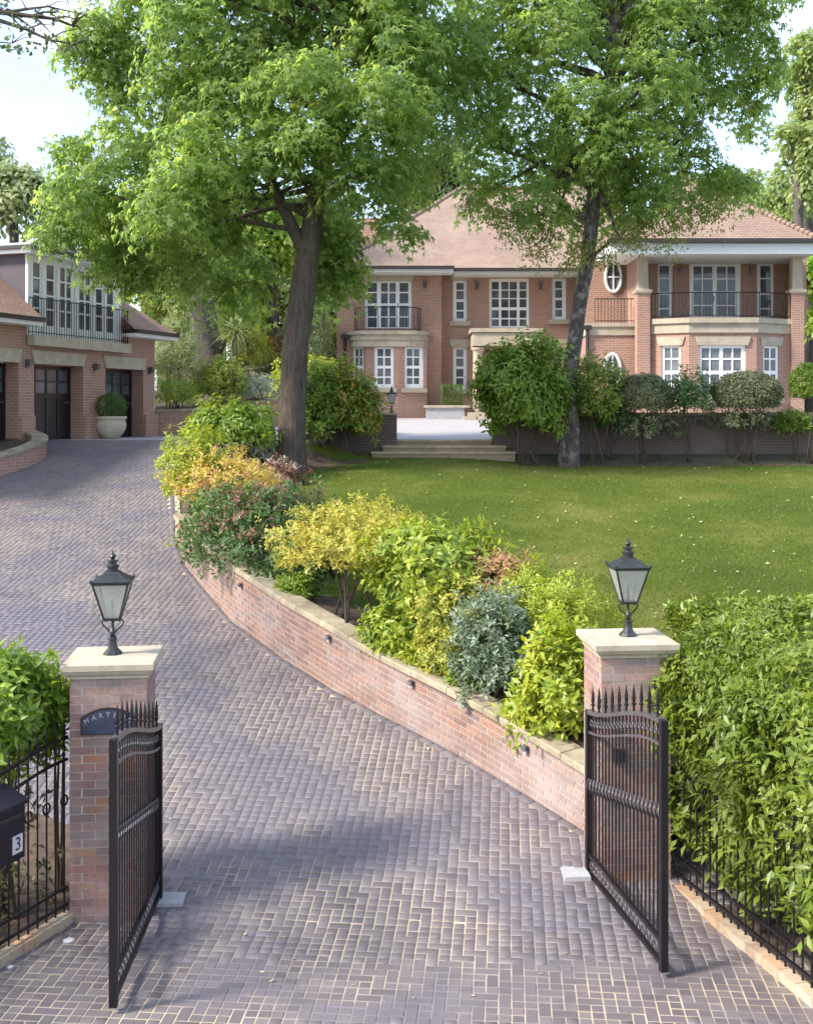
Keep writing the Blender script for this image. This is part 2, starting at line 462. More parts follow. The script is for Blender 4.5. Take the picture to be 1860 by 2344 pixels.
M['white'] = mat_plain('white painted timber', (0.80, 0.80, 0.79), 0.45, var=0.03, bmp=0.03)
M['glass'] = mat_glass('dark window glass', (0.050, 0.056, 0.064))
M['tile'] = mat_tiles('clay roof tiles', (0.30, 0.200, 0.145), (0.24, 0.170, 0.130), (0.36, 0.265, 0.20))
M['tile2'] = mat_tiles('garage roof tiles', (0.30, 0.17, 0.12), (0.24, 0.14, 0.11), (0.34, 0.23, 0.18))
M['hip'] = mat_plain('bonnet hip tile', (0.25, 0.170, 0.130), 0.85, var=0.25, scale=4)
M['gutter'] = mat_plain('black gutter', (0.035, 0.028, 0.030), 0.5, bmp=0)
M['lead'] = mat_plain('lead sheet cladding', (0.085, 0.070, 0.085), 0.6, var=0.2, scale=2)
M['flatroof'] = mat_plain('pale flat roof edge', (0.45, 0.47, 0.48), 0.6)
M['iron'] = mat_plain('black painted iron', (0.009, 0.007, 0.010), 0.38, metal=0.0, var=0.2, spec=0.4, bmp=0.05)
M['ironhi'] = mat_plain('iron casting in highlight grey', (0.115, 0.104, 0.112), 0.32, metal=0.4, var=0.4, scale=30, spec=0.6, bmp=0.1)  # lighter than the black iron: scrollwork highlights put into the colour
M['lampmetal'] = mat_plain('grey black lamp metal', (0.022, 0.024, 0.025), 0.40, var=0.25, scale=12, spec=0.5)
M['garagedoor'] = mat_plain('black garage door', (0.010, 0.009, 0.012), 0.32, var=0.2, spec=0.5, bmp=0)
M['paver'] = mat_paver('block paver')
M['joint'] = mat_joint('jointing sand')
M['court'] = mat_court('courtyard paving')
M['slab'] = mat_plain('pale concrete slab', (0.36, 0.355, 0.37), 0.8, var=0.12, scale=8)
M['lawn'] = mat_lawn('mown lawn')
M['soil'] = mat_plain('bark mulch soil', (0.085, 0.058, 0.040), 0.95, var=0.45, scale=9, bmp=0.8)
M['terrain'] = mat_plain('rough woodland ground', (0.07, 0.075, 0.035), 0.95, var=0.4, scale=1.5, bmp=0.4)
M['step'] = mat_plain('sandstone step', (0.26, 0.185, 0.115), 0.85, var=0.2, scale=4)
M['pot'] = mat_plain('cream glazed pot', (0.52, 0.45, 0.33), 0.55, var=0.15, scale=4)
M['plaque'] = mat_plain('dark slate plaque', (0.035, 0.042, 0.075), 0.35, var=0.3, scale=10)
M['plaquerim'] = mat_plain('black plaque rim', (0.012, 0.010, 0.016), 0.4, bmp=0)
M['lettering'] = mat_plain('grey lettering', (0.30, 0.30, 0.33), 0.6, bmp=0)
M['box'] = mat_plain('navy black post box', (0.010, 0.008, 0.016), 0.4, var=0.2, bmp=0)
M['plate'] = mat_plain('white number plate', (0.62, 0.58, 0.60), 0.5, bmp=0)
M['barkA'] = mat_bark('brown furrowed bark', (0.030, 0.021, 0.016), (0.125, 0.094, 0.074))
M['barkB'] = mat_bark('flaky birch bark', (0.025, 0.019, 0.017), (0.12, 0.096, 0.084), (0.20, 0.172, 0.155), (7, 7, 3))
M['barkC'] = mat_bark('dark pine bark', (0.055, 0.040, 0.045), (0.150, 0.115, 0.115))
M['stem'] = mat_plain('shrub stem', (0.085, 0.062, 0.042), 0.9, var=0.3)

def lf(name, *a, **k): M[name] = mat_leaf('foliage ' + name, *a, **k)
lf('maple', [(0.090, 0.150, 0.048), (0.135, 0.205, 0.060), (0.185, 0.255, 0.074), (0.260, 0.315, 0.085)], 0.60, spec=0.25)
lf('birch', [(0.091, 0.120, 0.028), (0.129, 0.158, 0.038), (0.197, 0.202, 0.056), (0.258, 0.202, 0.066)], 0.35)
lf('laurel', [(0.062, 0.103, 0.014), (0.109, 0.161, 0.021), (0.171, 0.225, 0.032), (0.279, 0.309, 0.058)], 0.25, rough=0.42, spec=0.4)
lf('laurelbright', [(0.106, 0.177, 0.022), (0.167, 0.253, 0.034), (0.272, 0.354, 0.049)], 0.3, rough=0.42, spec=0.4)
lf('undergrowth', [(0.045, 0.061, 0.019), (0.084, 0.088, 0.032), (0.146, 0.105, 0.053), (0.202, 0.143, 0.089)], 0.15)
lf('lime', [(0.167, 0.228, 0.024), (0.288, 0.341, 0.039), (0.439, 0.442, 0.061)], 0.25)
lf('aucuba', [(0.121, 0.189, 0.027), (0.197, 0.278, 0.039), (0.393, 0.418, 0.066)], 0.25, rough=0.45, spec=0.4)
lf('gold', [(0.314, 0.294, 0.050), (0.456, 0.418, 0.080), (0.570, 0.522, 0.150)], 0.25)
lf('goldorange', [(0.323, 0.294, 0.050), (0.456, 0.402, 0.085), (0.513, 0.382, 0.110), (0.494, 0.470, 0.110)], 0.25)
lf('yellowmix', [(0.146, 0.198, 0.037), (0.280, 0.308, 0.053), (0.470, 0.451, 0.095)], 0.25)
lf('redtip', [(0.157, 0.209, 0.058), (0.370, 0.220, 0.116), (0.504, 0.231, 0.158)], 0.2)
lf('bronze', [(0.101, 0.121, 0.047), (0.213, 0.105, 0.068), (0.325, 0.143, 0.100)], 0.2)
lf('darkgreen', [(0.047, 0.094, 0.029), (0.078, 0.138, 0.040), (0.129, 0.193, 0.058)], 0.2, rough=0.45, spec=0.4)
lf('bluegreen', [(0.090, 0.132, 0.074), (0.134, 0.182, 0.105), (0.213, 0.248, 0.158)], 0.2)
lf('greyball', [(0.095, 0.116, 0.053), (0.157, 0.176, 0.084), (0.235, 0.248, 0.131)], 0.15)
lf('rhodo', [(0.078, 0.132, 0.017), (0.140, 0.215, 0.027), (0.241, 0.314, 0.047)], 0.3, rough=0.45, spec=0.4)
lf('rhodowarm', [(0.136, 0.164, 0.022), (0.302, 0.240, 0.039), (0.454, 0.253, 0.056)], 0.25)
lf('boxleaf', [(0.043, 0.095, 0.016), (0.068, 0.133, 0.022), (0.106, 0.177, 0.034)], 0.15)
lf('whitevar', [(0.255, 0.281, 0.230), (0.425, 0.442, 0.391), (0.561, 0.570, 0.527)], 0.15)
lf('bgtree', [(0.091, 0.140, 0.027), (0.151, 0.209, 0.039), (0.250, 0.285, 0.061)], 0.4)
lf('bglime', [(0.135, 0.215, 0.035), (0.205, 0.295, 0.050), (0.290, 0.365, 0.085)], 0.45)
lf('bgdark', [(0.053, 0.083, 0.034), (0.091, 0.127, 0.046), (0.151, 0.177, 0.066)], 0.3)
lf('bgpale', [(0.168, 0.209, 0.089), (0.246, 0.292, 0.137), (0.347, 0.380, 0.200)], 0.3)
lf('larch', [(0.150, 0.210, 0.070), (0.220, 0.280, 0.100), (0.300, 0.320, 0.135)], 0.4)
lf('silver', [(0.168, 0.220, 0.158), (0.269, 0.319, 0.242), (0.370, 0.407, 0.315)], 0.2)
lf('orange', [(0.297, 0.165, 0.050), (0.405, 0.231, 0.070), (0.378, 0.297, 0.090)], 0.25)
lf('grass', [(0.071, 0.103, 0.013), (0.107, 0.142, 0.018), (0.178, 0.186, 0.038)], 0.3, nscale=0.5)
lf('litter', [(0.300, 0.220, 0.110), (0.420, 0.380, 0.260), (0.520, 0.480, 0.330)], 0.1)

# ------------------------------------------------------------------ leaves
def _t(v, f): return np.array(v, float), np.array(f, int)
T_OVAL = _t([(0, 0, 0), (.45, -.2, .05), (.5, 0, -.02), (.45, .2, .05), (1, 0, -.14)], [(0, 1, 2), (0, 2, 3), (1, 4, 2), (2, 4, 3)])
T_LONG = _t([(0, 0, 0), (.45, -.12, .03), (.5, 0, -.02), (.45, .12, .03), (1, 0, -.2)], [(0, 1, 2), (0, 2, 3), (1, 4, 2), (2, 4, 3)])
T_DIA = _t([(0, 0, 0), (.45, -.3, 0), (1, 0, -.1), (.45, .3, 0)], [(0, 1, 2), (0, 2, 3)])
def _star():
    v = [(.22, 0, 0)]; tips = [(-115, .48), (-60, .70), (0, .98), (60, .70), (115, .48)]
    pts = []
    for i, (a, r) in enumerate(tips):
        a = rad(a); pts.append((.22 + r * math.cos(a) * .8, r * math.sin(a) * .8, -.22 * r * r))
        if i < 4:
            m = rad((tips[i][0] + tips[i + 1][0]) / 2); pts.append((.22 + .25 * math.cos(m), .25 * math.sin(m), .02))
    v += pts
    return _t(v, [(0, i, i + 1) for i in range(1, len(pts))])
T_STAR = _star()
T_BLADE = _t([(0, -.03, 0), (0, .03, 0), (1, 0, 0)], [(0, 1, 2)])

def norm(a): return a / np.maximum(np.linalg.norm(a, axis=-1, keepdims=True), 1e-9)

def leaf_arrays(C, T, N, S, tmpl):
    T = norm(T); N = norm(N - (N * T).sum(1, keepdims=True) * T); B = np.cross(N, T)
    tv, tf = tmpl
    V = C[:, None] + S[:, None, None] * (tv[None, :, 0, None] * T[:, None] + tv[None, :, 1, None] * B[:, None] + tv[None, :, 2, None] * N[:, None])
    F = tf[None] + (np.arange(len(C)) * len(tv))[:, None, None]
    return V.reshape(-1, 3), F.reshape(-1, 3)

def leaf_object(name, parts, mat, parent=None, kind=None):
    Vs, Fs, k = [], [], 0
    for V, F in parts:
        Vs.append(V); Fs.append(F + k); k += len(V)
    V = np.concatenate(Vs) - np.array(base_of(parent)); F = np.concatenate(Fs)
    o = link_mesh(name, fast_mesh(name, V, F, mat), parent)
    if kind: o['kind'] = kind
    return o

def rosettes(P, A, n, L, tmpl, tilt=(30, 85), droop=0.0, jit=0.3, spread=0.25):
    """n leaves round the axis A at each tip P"""
    m = len(P); A = norm(A)
    h = np.where(np.abs(A[:, 2:3]) < .9, np.array([[0, 0, 1.0]]), np.array([[1.0, 0, 0]]))
    U = norm(np.cross(A, h)); W = np.cross(A, U)
    P = np.repeat(P, n, 0); A = np.repeat(A, n, 0); U = np.repeat(U, n, 0); W = np.repeat(W, n, 0)
    ph = (np.tile(np.arange(n), m) * 2.39996 + np.repeat(rng.uniform(0, 6.28, m), n))[:, None]
    th = np.radians(rng.uniform(tilt[0], tilt[1], (m * n, 1)))
    rdir = np.cos(ph) * U + np.sin(ph) * W
    T = np.cos(th) * A + np.sin(th) * rdir; T[:, 2] -= droop
    N = np.sin(th) * A - np.cos(th) * rdir + rng.normal(0, jit, (m * n, 3))
    S = L * rng.uniform(.65, 1.2, m * n)
    C = P - A * (rng.uniform(0, 1, (m * n, 1)) * L * 1.2) + rng.normal(0, L * spread, (m * n, 3))
    return leaf_arrays(C, T, N, S, tmpl)

def blob_points(c, r, n, lo=.62, zmin=-.6, lump=.16):
    d = norm(rng.normal(size=(int(n * 1.6) + 8, 3))); d = d[d[:, 2] > zmin][:n]
    ph = rng.uniform(0, 6.28, 6)
    f = 1 + lump * (np.sin(3.1 * d[:, 0] + ph[0]) * np.cos(2.7 * d[:, 1] + ph[1]) + .7 * np.sin(6.2 * d[:, 2] + ph[2] + 4 * d[:, 0]) * np.cos(5.3 * d[:, 1] + ph[3]))
    rr = (lo + (1 - lo) * rng.uniform(0, 1, len(d)) ** .6) * f
    return np.array(c) + d * rr[:, None] * np.array(r), d

def bezier(a, b, c, n=6):
    a, b, c = Vector(a), Vector(b), Vector(c)
    return [a * (1 - t) ** 2 + b * 2 * t * (1 - t) + c * t * t for t in [i / (n - 1) for i in range(n)]]

def shrub(name, label, px, py, rx, ry, Y, mat, L=.09, n=380, k=7, tmpl=T_OVAL, gz=None, stems=5, depth=.85, tilt=(30, 85), lo=.62, zmin=-.6, cat='shrub', group=None, extra=None, droop=0.1, lump=.16, loose=True):
    q = Y / FPX
    c = np.array([PX(px, Y), Y, PZ(py, Y)]); r = np.array([rx * q, rx * q * depth, ry * q]) * 1.08; n = int(n * 1.5)
    if gz is None: gz = float(ground_z(c[0], Y))
    root = thing(name, label, cat, (c[0], Y, gz), group)
    if loose:
        P, d = blob_points(c, r * 1.06, n, lo * .75, zmin, lump * 1.7)
        k_ = int(n * .14); i_ = rng.integers(0, len(P), k_); sh = rng.uniform(.06, .26, (k_, 1))
        P = np.concatenate([P, c + (P[i_] - c) * (1 + sh * .5) + np.array([0, 0, 1.0]) * sh * r[2] * .8]); d = np.concatenate([d, d[i_]])
    else: P, d = blob_points(c, r, n, lo, zmin, lump)
    A = norm(d + np.array([0, 0, .55]) + rng.normal(0, .25, d.shape))
    leaf_object('foliage', [rosettes(P, A, k, L, tmpl, tilt, droop)], M[mat], root)
    if extra:
        emat, frac, test = extra
        sel = test(d) if test else np.ones(len(d), bool)
        idx = np.nonzero(sel)[0]; idx = idx[:max(3, int(len(idx) * frac))]
        leaf_object('new_growth', [rosettes(P[idx] + d[idx] * L * .7, A[idx], k, L, tmpl, tilt, droop)], M[emat], root, 'stuff')
    for i in range(stems):
        e = P[rng.integers(len(P))] * .6 + c * .4
        bx = c[0] + rng.normal(0, r[0] * .16); by = Y + rng.normal(0, r[1] * .16)
        mid = ((bx + e[0]) / 2 + rng.normal(0, .05), (by + e[1]) / 2, (gz + e[2]) / 2)
        mb = MB(); mb.tube(bezier((bx, by, gz - .04), mid, e, 5), [.022, .018, .015, .011, .006], 6)
        mb.build('stem', M['stem'], root, True)
    return root

# ------------------------------------------------------------------ the lie of the land
BASE = [(1337, 1902), (1237, 1841), (1087, 1750), (980, 1692), (870, 1636), (760, 1578), (652, 1511), (533, 1424), (467, 1348), (424, 1294), (402, 1228)]
TOP = [1752, 1690, 1604, 1550, 1497, 1431, 1371, 1291, 1243, 1206, 1176]
WALL = []
for (x, y), t in zip(BASE, TOP):
    X, Y = on_drive(x, y)
    WALL.append((X, Y, float(drive_z(X, Y)), PZ(t, Y)))
WALL.insert(0, (2.02, 11.35, .12, WALL[0][3] - .07))
WALL = np.array(WALL)
wy_end = WALL[-1, 1]
EDGE_Y = list(WALL[:, 1]) + [wy_end + 1.6, 25.2, 26.4, 27.3, 28.0, 28.5, 28.9]
EDGE_X = list(WALL[:, 0]) + [WALL[-1, 0] - .33, -5.15, -5.05, -4.6, -3.9, -3.1, -2.35]
def edge_x(Y): return np.interp(Y, EDGE_Y, EDGE_X)
def lawn_z(X, Y):
    Y = np.asarray(Y, float)
    return 1.25 + .13 * (Y - 13) - .2 * sstep(1, 4, X) * np.clip((Y - 20) / 9, 0, 1)
def edge_z(Y):
    w = sstep(wy_end - 1.5, wy_end + .5, Y)
    return (np.interp(Y, WALL[:, 1], WALL[:, 3]) - .12) * (1 - w) + (drive_z(-4.5, Y) + .03) * w
def island_z(X, Y):
    d = np.clip((np.asarray(X) - edge_x(Y)), 0, None)
    w = 1 - sstep(.15, 1.5, d)
    return lawn_z(X, Y) * (1 - w) + edge_z(Y) * w
def ground_z(X, Y):
    if Y > 29.8: return drive_z(X, Y)
    if Y > 11 and X > edge_x(Y): return island_z(X, Y)
    return drive_z(X, Y)

def grid_sheet(name, rows, mat, kind='structure'):
    """rows: list of equally long point lists"""
    mb = MB(); n = len(rows[0])
    mb.v = [tuple(p) for r in rows for p in r]
    mb.f = [(i * n + j, i * n + j + 1, (i + 1) * n + j + 1, (i + 1) * n + j) for i in range(len(rows) - 1) for j in range(n - 1)]
    o = mb.build(name, mat, None, True)
    if kind: o['kind'] = kind
    return o

# terrain to the horizon, below everything
rows = []
ys = [-60, -20, 0, 6, 9, 10.5, 12, 14, 16, 18, 20, 22, 24, 26, 28, 30, 32, 34, 36, 40, 44, 50, 60, 90, 150, 300, 700]
xs = [-700, -300, -120, -60, -30, -20, -14, -10, -6, -3, 0, 3, 6, 10, 14, 20, 30, 60, 120, 300, 700]
for y in ys:
    r = []
    for x in xs:
        z = min(float(drive_z(x, y)), float(lawn_z(x, y)) if 11 < y < 30 and x > -6 else 99) - .35
        if y < 10.5 and x > 3.2: z = min(z, -.35)
        if y > 44: z = 4.0 + min(4.0, (y - 44) * .03)
        r.append((x, y, z))
    rows.append(r)
grid_sheet('terrain', rows, M['terrain'])

# driveway bed (the jointing sand seen between the blocks)
def drive_right(Y):
    if Y < 11.3: return 4.6
    if Y < 28.9: return float(edge_x(Y)) + .1
    return -2.1
rows = []
for y in [5, 7, 9, 10, 10.4, 10.8, 11.29, 11.31] + list(np.arange(12, 29, .6)) + [28.89, 28.91, 29.4, 29.95]:
    a, b = -17.0, drive_right(y)
    rows.append([(a + (b - a) * t, y, float(drive_z(a + (b - a) * t, y))) for t in np.linspace(0, 1, 26) ** .8])
driveway = grid_sheet('driveway', rows, M['joint'])
driveway['label'] = 'sloping herringbone block paved driveway with pale sand joints'

# herringbone blocks
def pave():
    a = .1; th = rad(-5.0); co, si = math.cos(th), math.sin(th)
    sel = []
    ox, oy = -3.0, 18.0
    for i in range(-200, 130):
        for j in range(-140, 140):
            k = (i - j) % 4
            if k == 0: cx, cy, lx = (i + 1) * a, (j + .5) * a, True
            elif k == 3: cx, cy, lx = (i + .5) * a, (j + 1) * a, False
            else: continue
            X = ox + cx * co - cy * si; Y = oy + cx * si + cy * co
            if Y < 6.6 or Y > 29.85 or X > drive_right(Y) - .08 - (.1 if Y > 11.3 else 0): continue
            u = X / Y * FPX + VX
            if u < -700 or u > 2500: continue
            if abs(X) > 15 or (Y < 11.3 and not -4.2 < X < 4.2): continue
            sel.append((X, Y, lx, u))
    sel.sort(key=lambda s: s[1])
    gx = np.array([s[0] for s in sel]); gy = np.array([s[1] for s in sel])
    gz = drive_z(gx, gy); sl = (drive_z(gx, gy + .05) - drive_z(gx, gy - .05)) / .1
    inner = []
    g = .0125
    me = None
    single = 0
    bv, bf, kk = [], [], 0
    for q, (X, Y, lx, u) in enumerate(sel):
        hx, hy = ((2 * a - g) / 2, (a - g) / 2) if lx else ((a - g) / 2, (2 * a - g) / 2)
        top = .005 + rnd.uniform(-.0015, .0015)
        v = (VY - PZ(0, 0)) 
        row = VY + (CZ - gz[q]) * FPX / Y
        ch = .0025
        false = rnd.random() < .55
        hv = .0045
        if not false: cells = [(-hx, hx, -hy, hy)]
        elif lx: cells = [(-hx, -hv, -hy, hy), (hv, hx, -hy, hy)]
        else: cells = [(-hx, hx, -hy, -hv), (-hx, hx, hv, hy)]
        loc, fc = [], []
        for x0, x1, y0, y1 in cells:
            k0 = len(loc)
            for z, c in ((-.02, 0), (top - ch, 0), (top, ch)):
                for x, y in ((x0 + c, y0 + c), (x1 - c, y0 + c), (x1 - c, y1 - c), (x0 + c, y1 - c)): loc.append((x, y, z))
            fc += [tuple(k0 + i for i in (8, 9, 10, 11))] + [tuple(k0 + i for i in (s + b_, s + (b_ + 1) % 4, s + 4 + (b_ + 1) % 4, s + 4 + b_)) for s in (0, 4) for b_ in range(4)]
        if single < 300 and 10 < u < 1850 and row < 2344 and not (u < 150 and row < 2120):
            key = ('h' if lx else 'v') + str(false)
            if key not in PAV:
                mb = MB(); mb.v = loc; mb.f = fc
                PAV[key] = mb.mesh('paver', M['paver'])
            o = link_mesh('paver', PAV[key], driveway, (X, Y, gz[q] + rnd.uniform(-.002, .002)))
            o.rotation_euler = (math.atan(sl[q]), 0, th)
            single += 1
        else:
            for x, y, z in loc:
                wx, wy = x * co - y * si, x * si + y * co
                bv.append((X + wx, Y + wy, gz[q] + z + wy * sl[q]))
            for f4 in fc:
                bf.append((kk + f4[0], kk + f4[1], kk + f4[2])); bf.append((kk + f4[0], kk + f4[2], kk + f4[3]))
            kk += len(loc)
    o = link_mesh('block_paving', fast_mesh('block_paving', np.array(bv), np.array(bf), M['paver']), driveway)
    o['kind'] = 'stuff'
PAV = {}
pave()
def border():
    P = [np.array([float(edge_x(y)), y]) for y in np.arange(11.5, 28.8, .02)]
    d = np.r_[0, np.cumsum([np.hypot(*(P[i + 1] - P[i])) for i in range(len(P) - 1)])]
    P = np.array(P); bv, bf, kk = [], [], 0
    for s in np.arange(.1, d[-1] - .1, .205):
        c = np.array([np.interp(s, d, P[:, 0]), np.interp(s, d, P[:, 1])]); c2 = np.array([np.interp(s + .03, d, P[:, 0]), np.interp(s + .03, d, P[:, 1])])
        t = (c2 - c) / np.hypot(*(c2 - c)); o = np.array([-t[1], t[0]])
        for z, e in ((-.02, 0), (.007, 0), (.010, .003)):
            for a, b in ((-.097, .012), (.097, .012), (.097, .104), (-.097, .104)):
                q = c + t * (a - math.copysign(e, a)) + o * (b + (e if b < .05 else -e)); bv.append((q[0], q[1], float(drive_z(q[0], q[1])) + z))
        bf.append((kk + 8, kk + 9, kk + 10)); bf.append((kk + 8, kk + 10, kk + 11))
        for s_ in (0, 4):
            for b_ in range(4):
                i0, i1 = kk + s_ + b_, kk + s_ + (b_ + 1) % 4
                bf.append((i0, i1, i1 + 4)); bf.append((i0, i1 + 4, i0 + 4))
        kk += 12
    o = link_mesh('edge_course', fast_mesh('edge_course', np.array(bv), np.array(bf), M['paver']), driveway); o['kind'] = 'stuff'
border()

# courtyard in front of the house
rows = [[(x, y, float(drive_z(x, y))) for x in (-12, -8, -6, -4, -2, 0, 4, 8, 14)] for y in (29.96, 32, 35, 38, 41, 44)]
court = grid_sheet('courtyard', rows, M['court'])

# lawn island
rows = []
for y in list(np.arange(11.35, 28.9, .35)) + [28.9]:
    a = float(edge_x(y)) + .12
    r = []
    for t in np.linspace(0, 1, 34) ** 1.8:
        x = a + (16 - a) * t
        r.append((x, y, float(island_z(x, y))))
    rows.append(r)
for y in (29.3, 29.9):
    rows.append([(x, y, float(lawn_z(x, y))) for x in -2.35 + 18.35 * np.linspace(0, 1, 34) ** 1.8])
lawn = grid_sheet('lawn', rows, M['lawn'])
# planting bed soil: 4 mm above the lawn along the wall
rows = []
for y in np.arange(11.4, 28.85, .35):
    a = float(edge_x(y)) + .12
    w = 1.25 + .25 * math.sin(y * 1.3) if y < 24 else 2.2
    rows.append([(a + w * t, y, float(island_z(a + w * t, y)) + .006) for t in np.linspace(0, 1, 8)])
grid_sheet('planting_bed', rows, M['soil'])
rows = [[(x, y, float(lawn_z(x, y)) + .008) for x in np.linspace(1.9, 15, 20)] for y in (28.95 + .0, 29.4, 29.86)]
grid_sheet('border_bed', rows, M['soil'])
rows = [[(x, y, float(lawn_z(x, y)) + .007) for x in np.linspace(-2.3, -1.0, 5)] for y in (28.2, 28.8, 29.4, 29.86)]
grid_sheet('shade_bed', rows, M['soil'])

# grass blades and fallen leaves
def grass():
    n = 70000
    Y = 13 + 16.2 * rng.uniform(0, 1, n) ** 1.3; X = edge_x(Y) + 1.25 + rng.uniform(0, 1, n) * (np.minimum(.37 * Y, 12) - edge_x(Y) - 1.2)
    Z = np.array([float(island_z(x, y)) for x, y in zip(X, Y)])
    C = np.stack([X, Y, Z - .004], 1)
    T = norm(np.stack([rng.normal(0, .5, n), rng.normal(0, .5, n), np.ones(n)], 1)); N = rng.normal(size=(n, 3))
    tm = (T_BLADE[0] * np.array([1, 4.5, 1]), T_BLADE[1])
    o = leaf_object('grass', [leaf_arrays(C, T, N, rng.uniform(.03, .065, n), tm)], M['grass'])
    tag(o, 'short mown grass blades covering the sloping lawn', 'grass', kind='stuff')
    n = 420
    Y = 14 + 15 * rng.uniform(0, 1, n); X = edge_x(Y) + 1.6 + rng.uniform(0, 1, n) * (.36 * Y - edge_x(Y) - 1.6)
    Z = np.array([float(island_z(x, y)) for x, y in zip(X, Y)]) + .035
    T = rng.normal(size=(n, 3)) * np.array([1, 1, .25]); N = rng.normal(0, .35, (n, 3)) + np.array([0, 0, 1])
    o = leaf_object('fallen_leaves', [leaf_arrays(np.stack([X, Y, Z], 1), T, N, rng.uniform(.035, .085, n), T_DIA)], M['litter'])
    tag(o, 'pale dry leaves scattered over the lawn', 'fallen leaves', kind='stuff')
grass()
# ------------------------------------------------------------------ curved retaining wall
def resample(pts, step):
    P = np.array(pts, float); d = np.r_[0, np.cumsum(np.hypot(*(np.diff(P[:, :2], axis=0).T)))]
    s = np.arange(0, d[-1], step)
    return s, np.stack([np.interp(s, d, P[:, k]) for k in range(P.shape[1])], 1), d
ws, wp, wd = resample(WALL, .05)
for k in range(3):                                     # smooth the surveyed line
    for _ in range(60): wp[1:-1, k] = (wp[:-2, k] + 2 * wp[1:-1, k] + wp[2:, k]) / 4
for _ in range(60): wp[1:-1, 3] = (wp[:-2, 3] + 2 * wp[1:-1, 3] + wp[2:, 3]) / 4
def wall_at(s):
    return np.array([np.interp(s, ws, wp[:, k]) for k in range(4)])
def wall_dir(s):
    a, b = wall_at(max(0, s - .1)), wall_at(min(ws[-1], s + .1)); d = (b - a)[:2]; d /= np.hypot(*d)
    return d, np.array([-d[1], d[0]])                  # along, outwards (to the drive)
L_W = ws[-1]
rw = thing('retaining_wall', 'long curved red brick retaining wall with stone coping beside the driveway', 'wall', (float(WALL[3, 0]), float(WALL[3, 1]), float(WALL[3, 2])))
mb = MB(); n = 90; rings = []
for i in range(n):
    s = L_W * i / (n - 1); q = wall_at(s); t, o = wall_dir(s)
    rings.append([(q[0] + o[0] * a, q[1] + o[1] * a, z) for a, z in ((-.003, q[2] - .5), (-.003, q[3] - .075), (-.235, q[3] - .075), (-.235, q[2] - .5))])
mb.v = [p for r in rings for p in r]
for i in range(n - 1):
    for j in range(4):
        a, b = i * 4 + j, i * 4 + (j + 1) % 4
        mb.f.append((a, b, b + 4, a + 4))
mb.f += [(0, 3, 2, 1), tuple((n - 1) * 4 + j for j in range(4))]
mb.build('wall_core', M['mortar'], rw)
mb = MB(); mb.box((0, 0, 0), (.213, .1, .064)); BR = mb.mesh('brick', M['rbrick'])
cnt = 0; bulk = MB()
for c in range(14):
    nb = int(L_W / .225)
    for i in range(nb):
        s = (i + (.5 if c % 2 else 0)) * .225 + .11
        if s > L_W - .1: continue
        q = wall_at(s); t, o = wall_dir(s)
        z = q[3] - .075 - .0375 - c * .075
        if z < q[2] - .06: continue
        sl = (wall_at(min(L_W, s + .1))[3] - wall_at(max(0, s - .1))[3]) / (min(L_W, s + .1) - max(0, s - .1))
        x, y = q[0] - o[0] * .049 + o[0] * rnd.uniform(0, .004), q[1] - o[1] * .049 + o[1] * rnd.uniform(0, .004)
        ang = math.atan2(t[1], t[0])
        if s > .35 and cnt < 300 and s < 7.6:
            link_mesh('brick', BR, rw, (x, y, z), (0, -math.atan(sl), ang)); cnt += 1
        else:
            P = []
            for dz in (-.032, .032):
                for dx, dy in ((-.1065, -.05), (.1065, -.05), (.1065, .05), (-.1065, .05)):
                    P.append((x + dx * math.cos(ang) - dy * math.sin(ang), y + dx * math.sin(ang) + dy * math.cos(ang), z + dz + dx * sl))
            bulk.hexa(P)
o = bulk.build('brickwork', M['rbrick'], rw); o['kind'] = 'stuff'
s = .02
while s < L_W - .15:                                    # coping stones, one by one
    l = min(rnd.uniform(.56, .64), L_W - s); ss = [s + .004 + (l - .008) * k / 3 for k in range(4)]
    P = []
    mb = MB(); dz = rnd.uniform(-.002, .003)
    for q_ in ss:
        q = wall_at(q_); t, o = wall_dir(q_)
        P.append([(q[0] + o[0] * a, q[1] + o[1] * a, q[3] + z + dz) for a, z in ((.045, -.072), (.045, -.012), (.033, 0), (-.265, .006), (-.28, -.012), (-.28, -.072))])
    m6 = 6; mb.v = [p for r in P for p in r]
    for i in range(3):
        for j in range(m6):
            a, b = i * m6 + j, i * m6 + (j + 1) % m6; mb.f.append((a, b, b + m6, a + m6))
    mb.f += [tuple(reversed(range(m6))), tuple(3 * m6 + j for j in range(m6))]
    mb.build('coping_stone', M['coping'], rw)
    s += l

def wall_light(px, py, label):
    best = min(np.arange(0, L_W, .05), key=lambda s: abs(VX + FPX * wall_at(s)[0] / wall_at(s)[1] - px))
    q = wall_at(best); t, o = wall_dir(best); z = PZ(py, q[1])
    r = thing('wall_light', label, 'wall light', (q[0], q[1], z), 'wall lights along the driveway wall')
    pl = Plane((q[0], q[1]), -t, o)
    mb = MB(); mb.pbox(pl, -.028, .028, z - .031, z + .031, .004, .022); mb.build('back_plate', M['ironhi'], r)
    mb = MB(); mb.hexa([pl.p(a, b, d) for a, b, d in ((-.031, z, .072), (.031, z, .072), (.031, z + .02, .0225), (-.031, z + .02, .0225), (-.031, z + .038, .06), (.031, z + .038, .06), (.031, z + .055, .0225), (-.031, z + .055, .0225))]); mb.build('hood', M['ironhi'], r)
    mb = MB(); mb.pbox(pl, -.02, .02, z - .034, z - .003, .0225, .045); mb.build('lens', M['white'] if False else M['plate'], r)
wall_light(1203, 1716, 'small dark wall light nearest the right gate on the curved wall')
wall_light(946, 1566, 'small dark wall light on the curved wall below the blue green shrub')
wall_light(758, 1462, 'small dark wall light below the bare stems of the golden shrub')
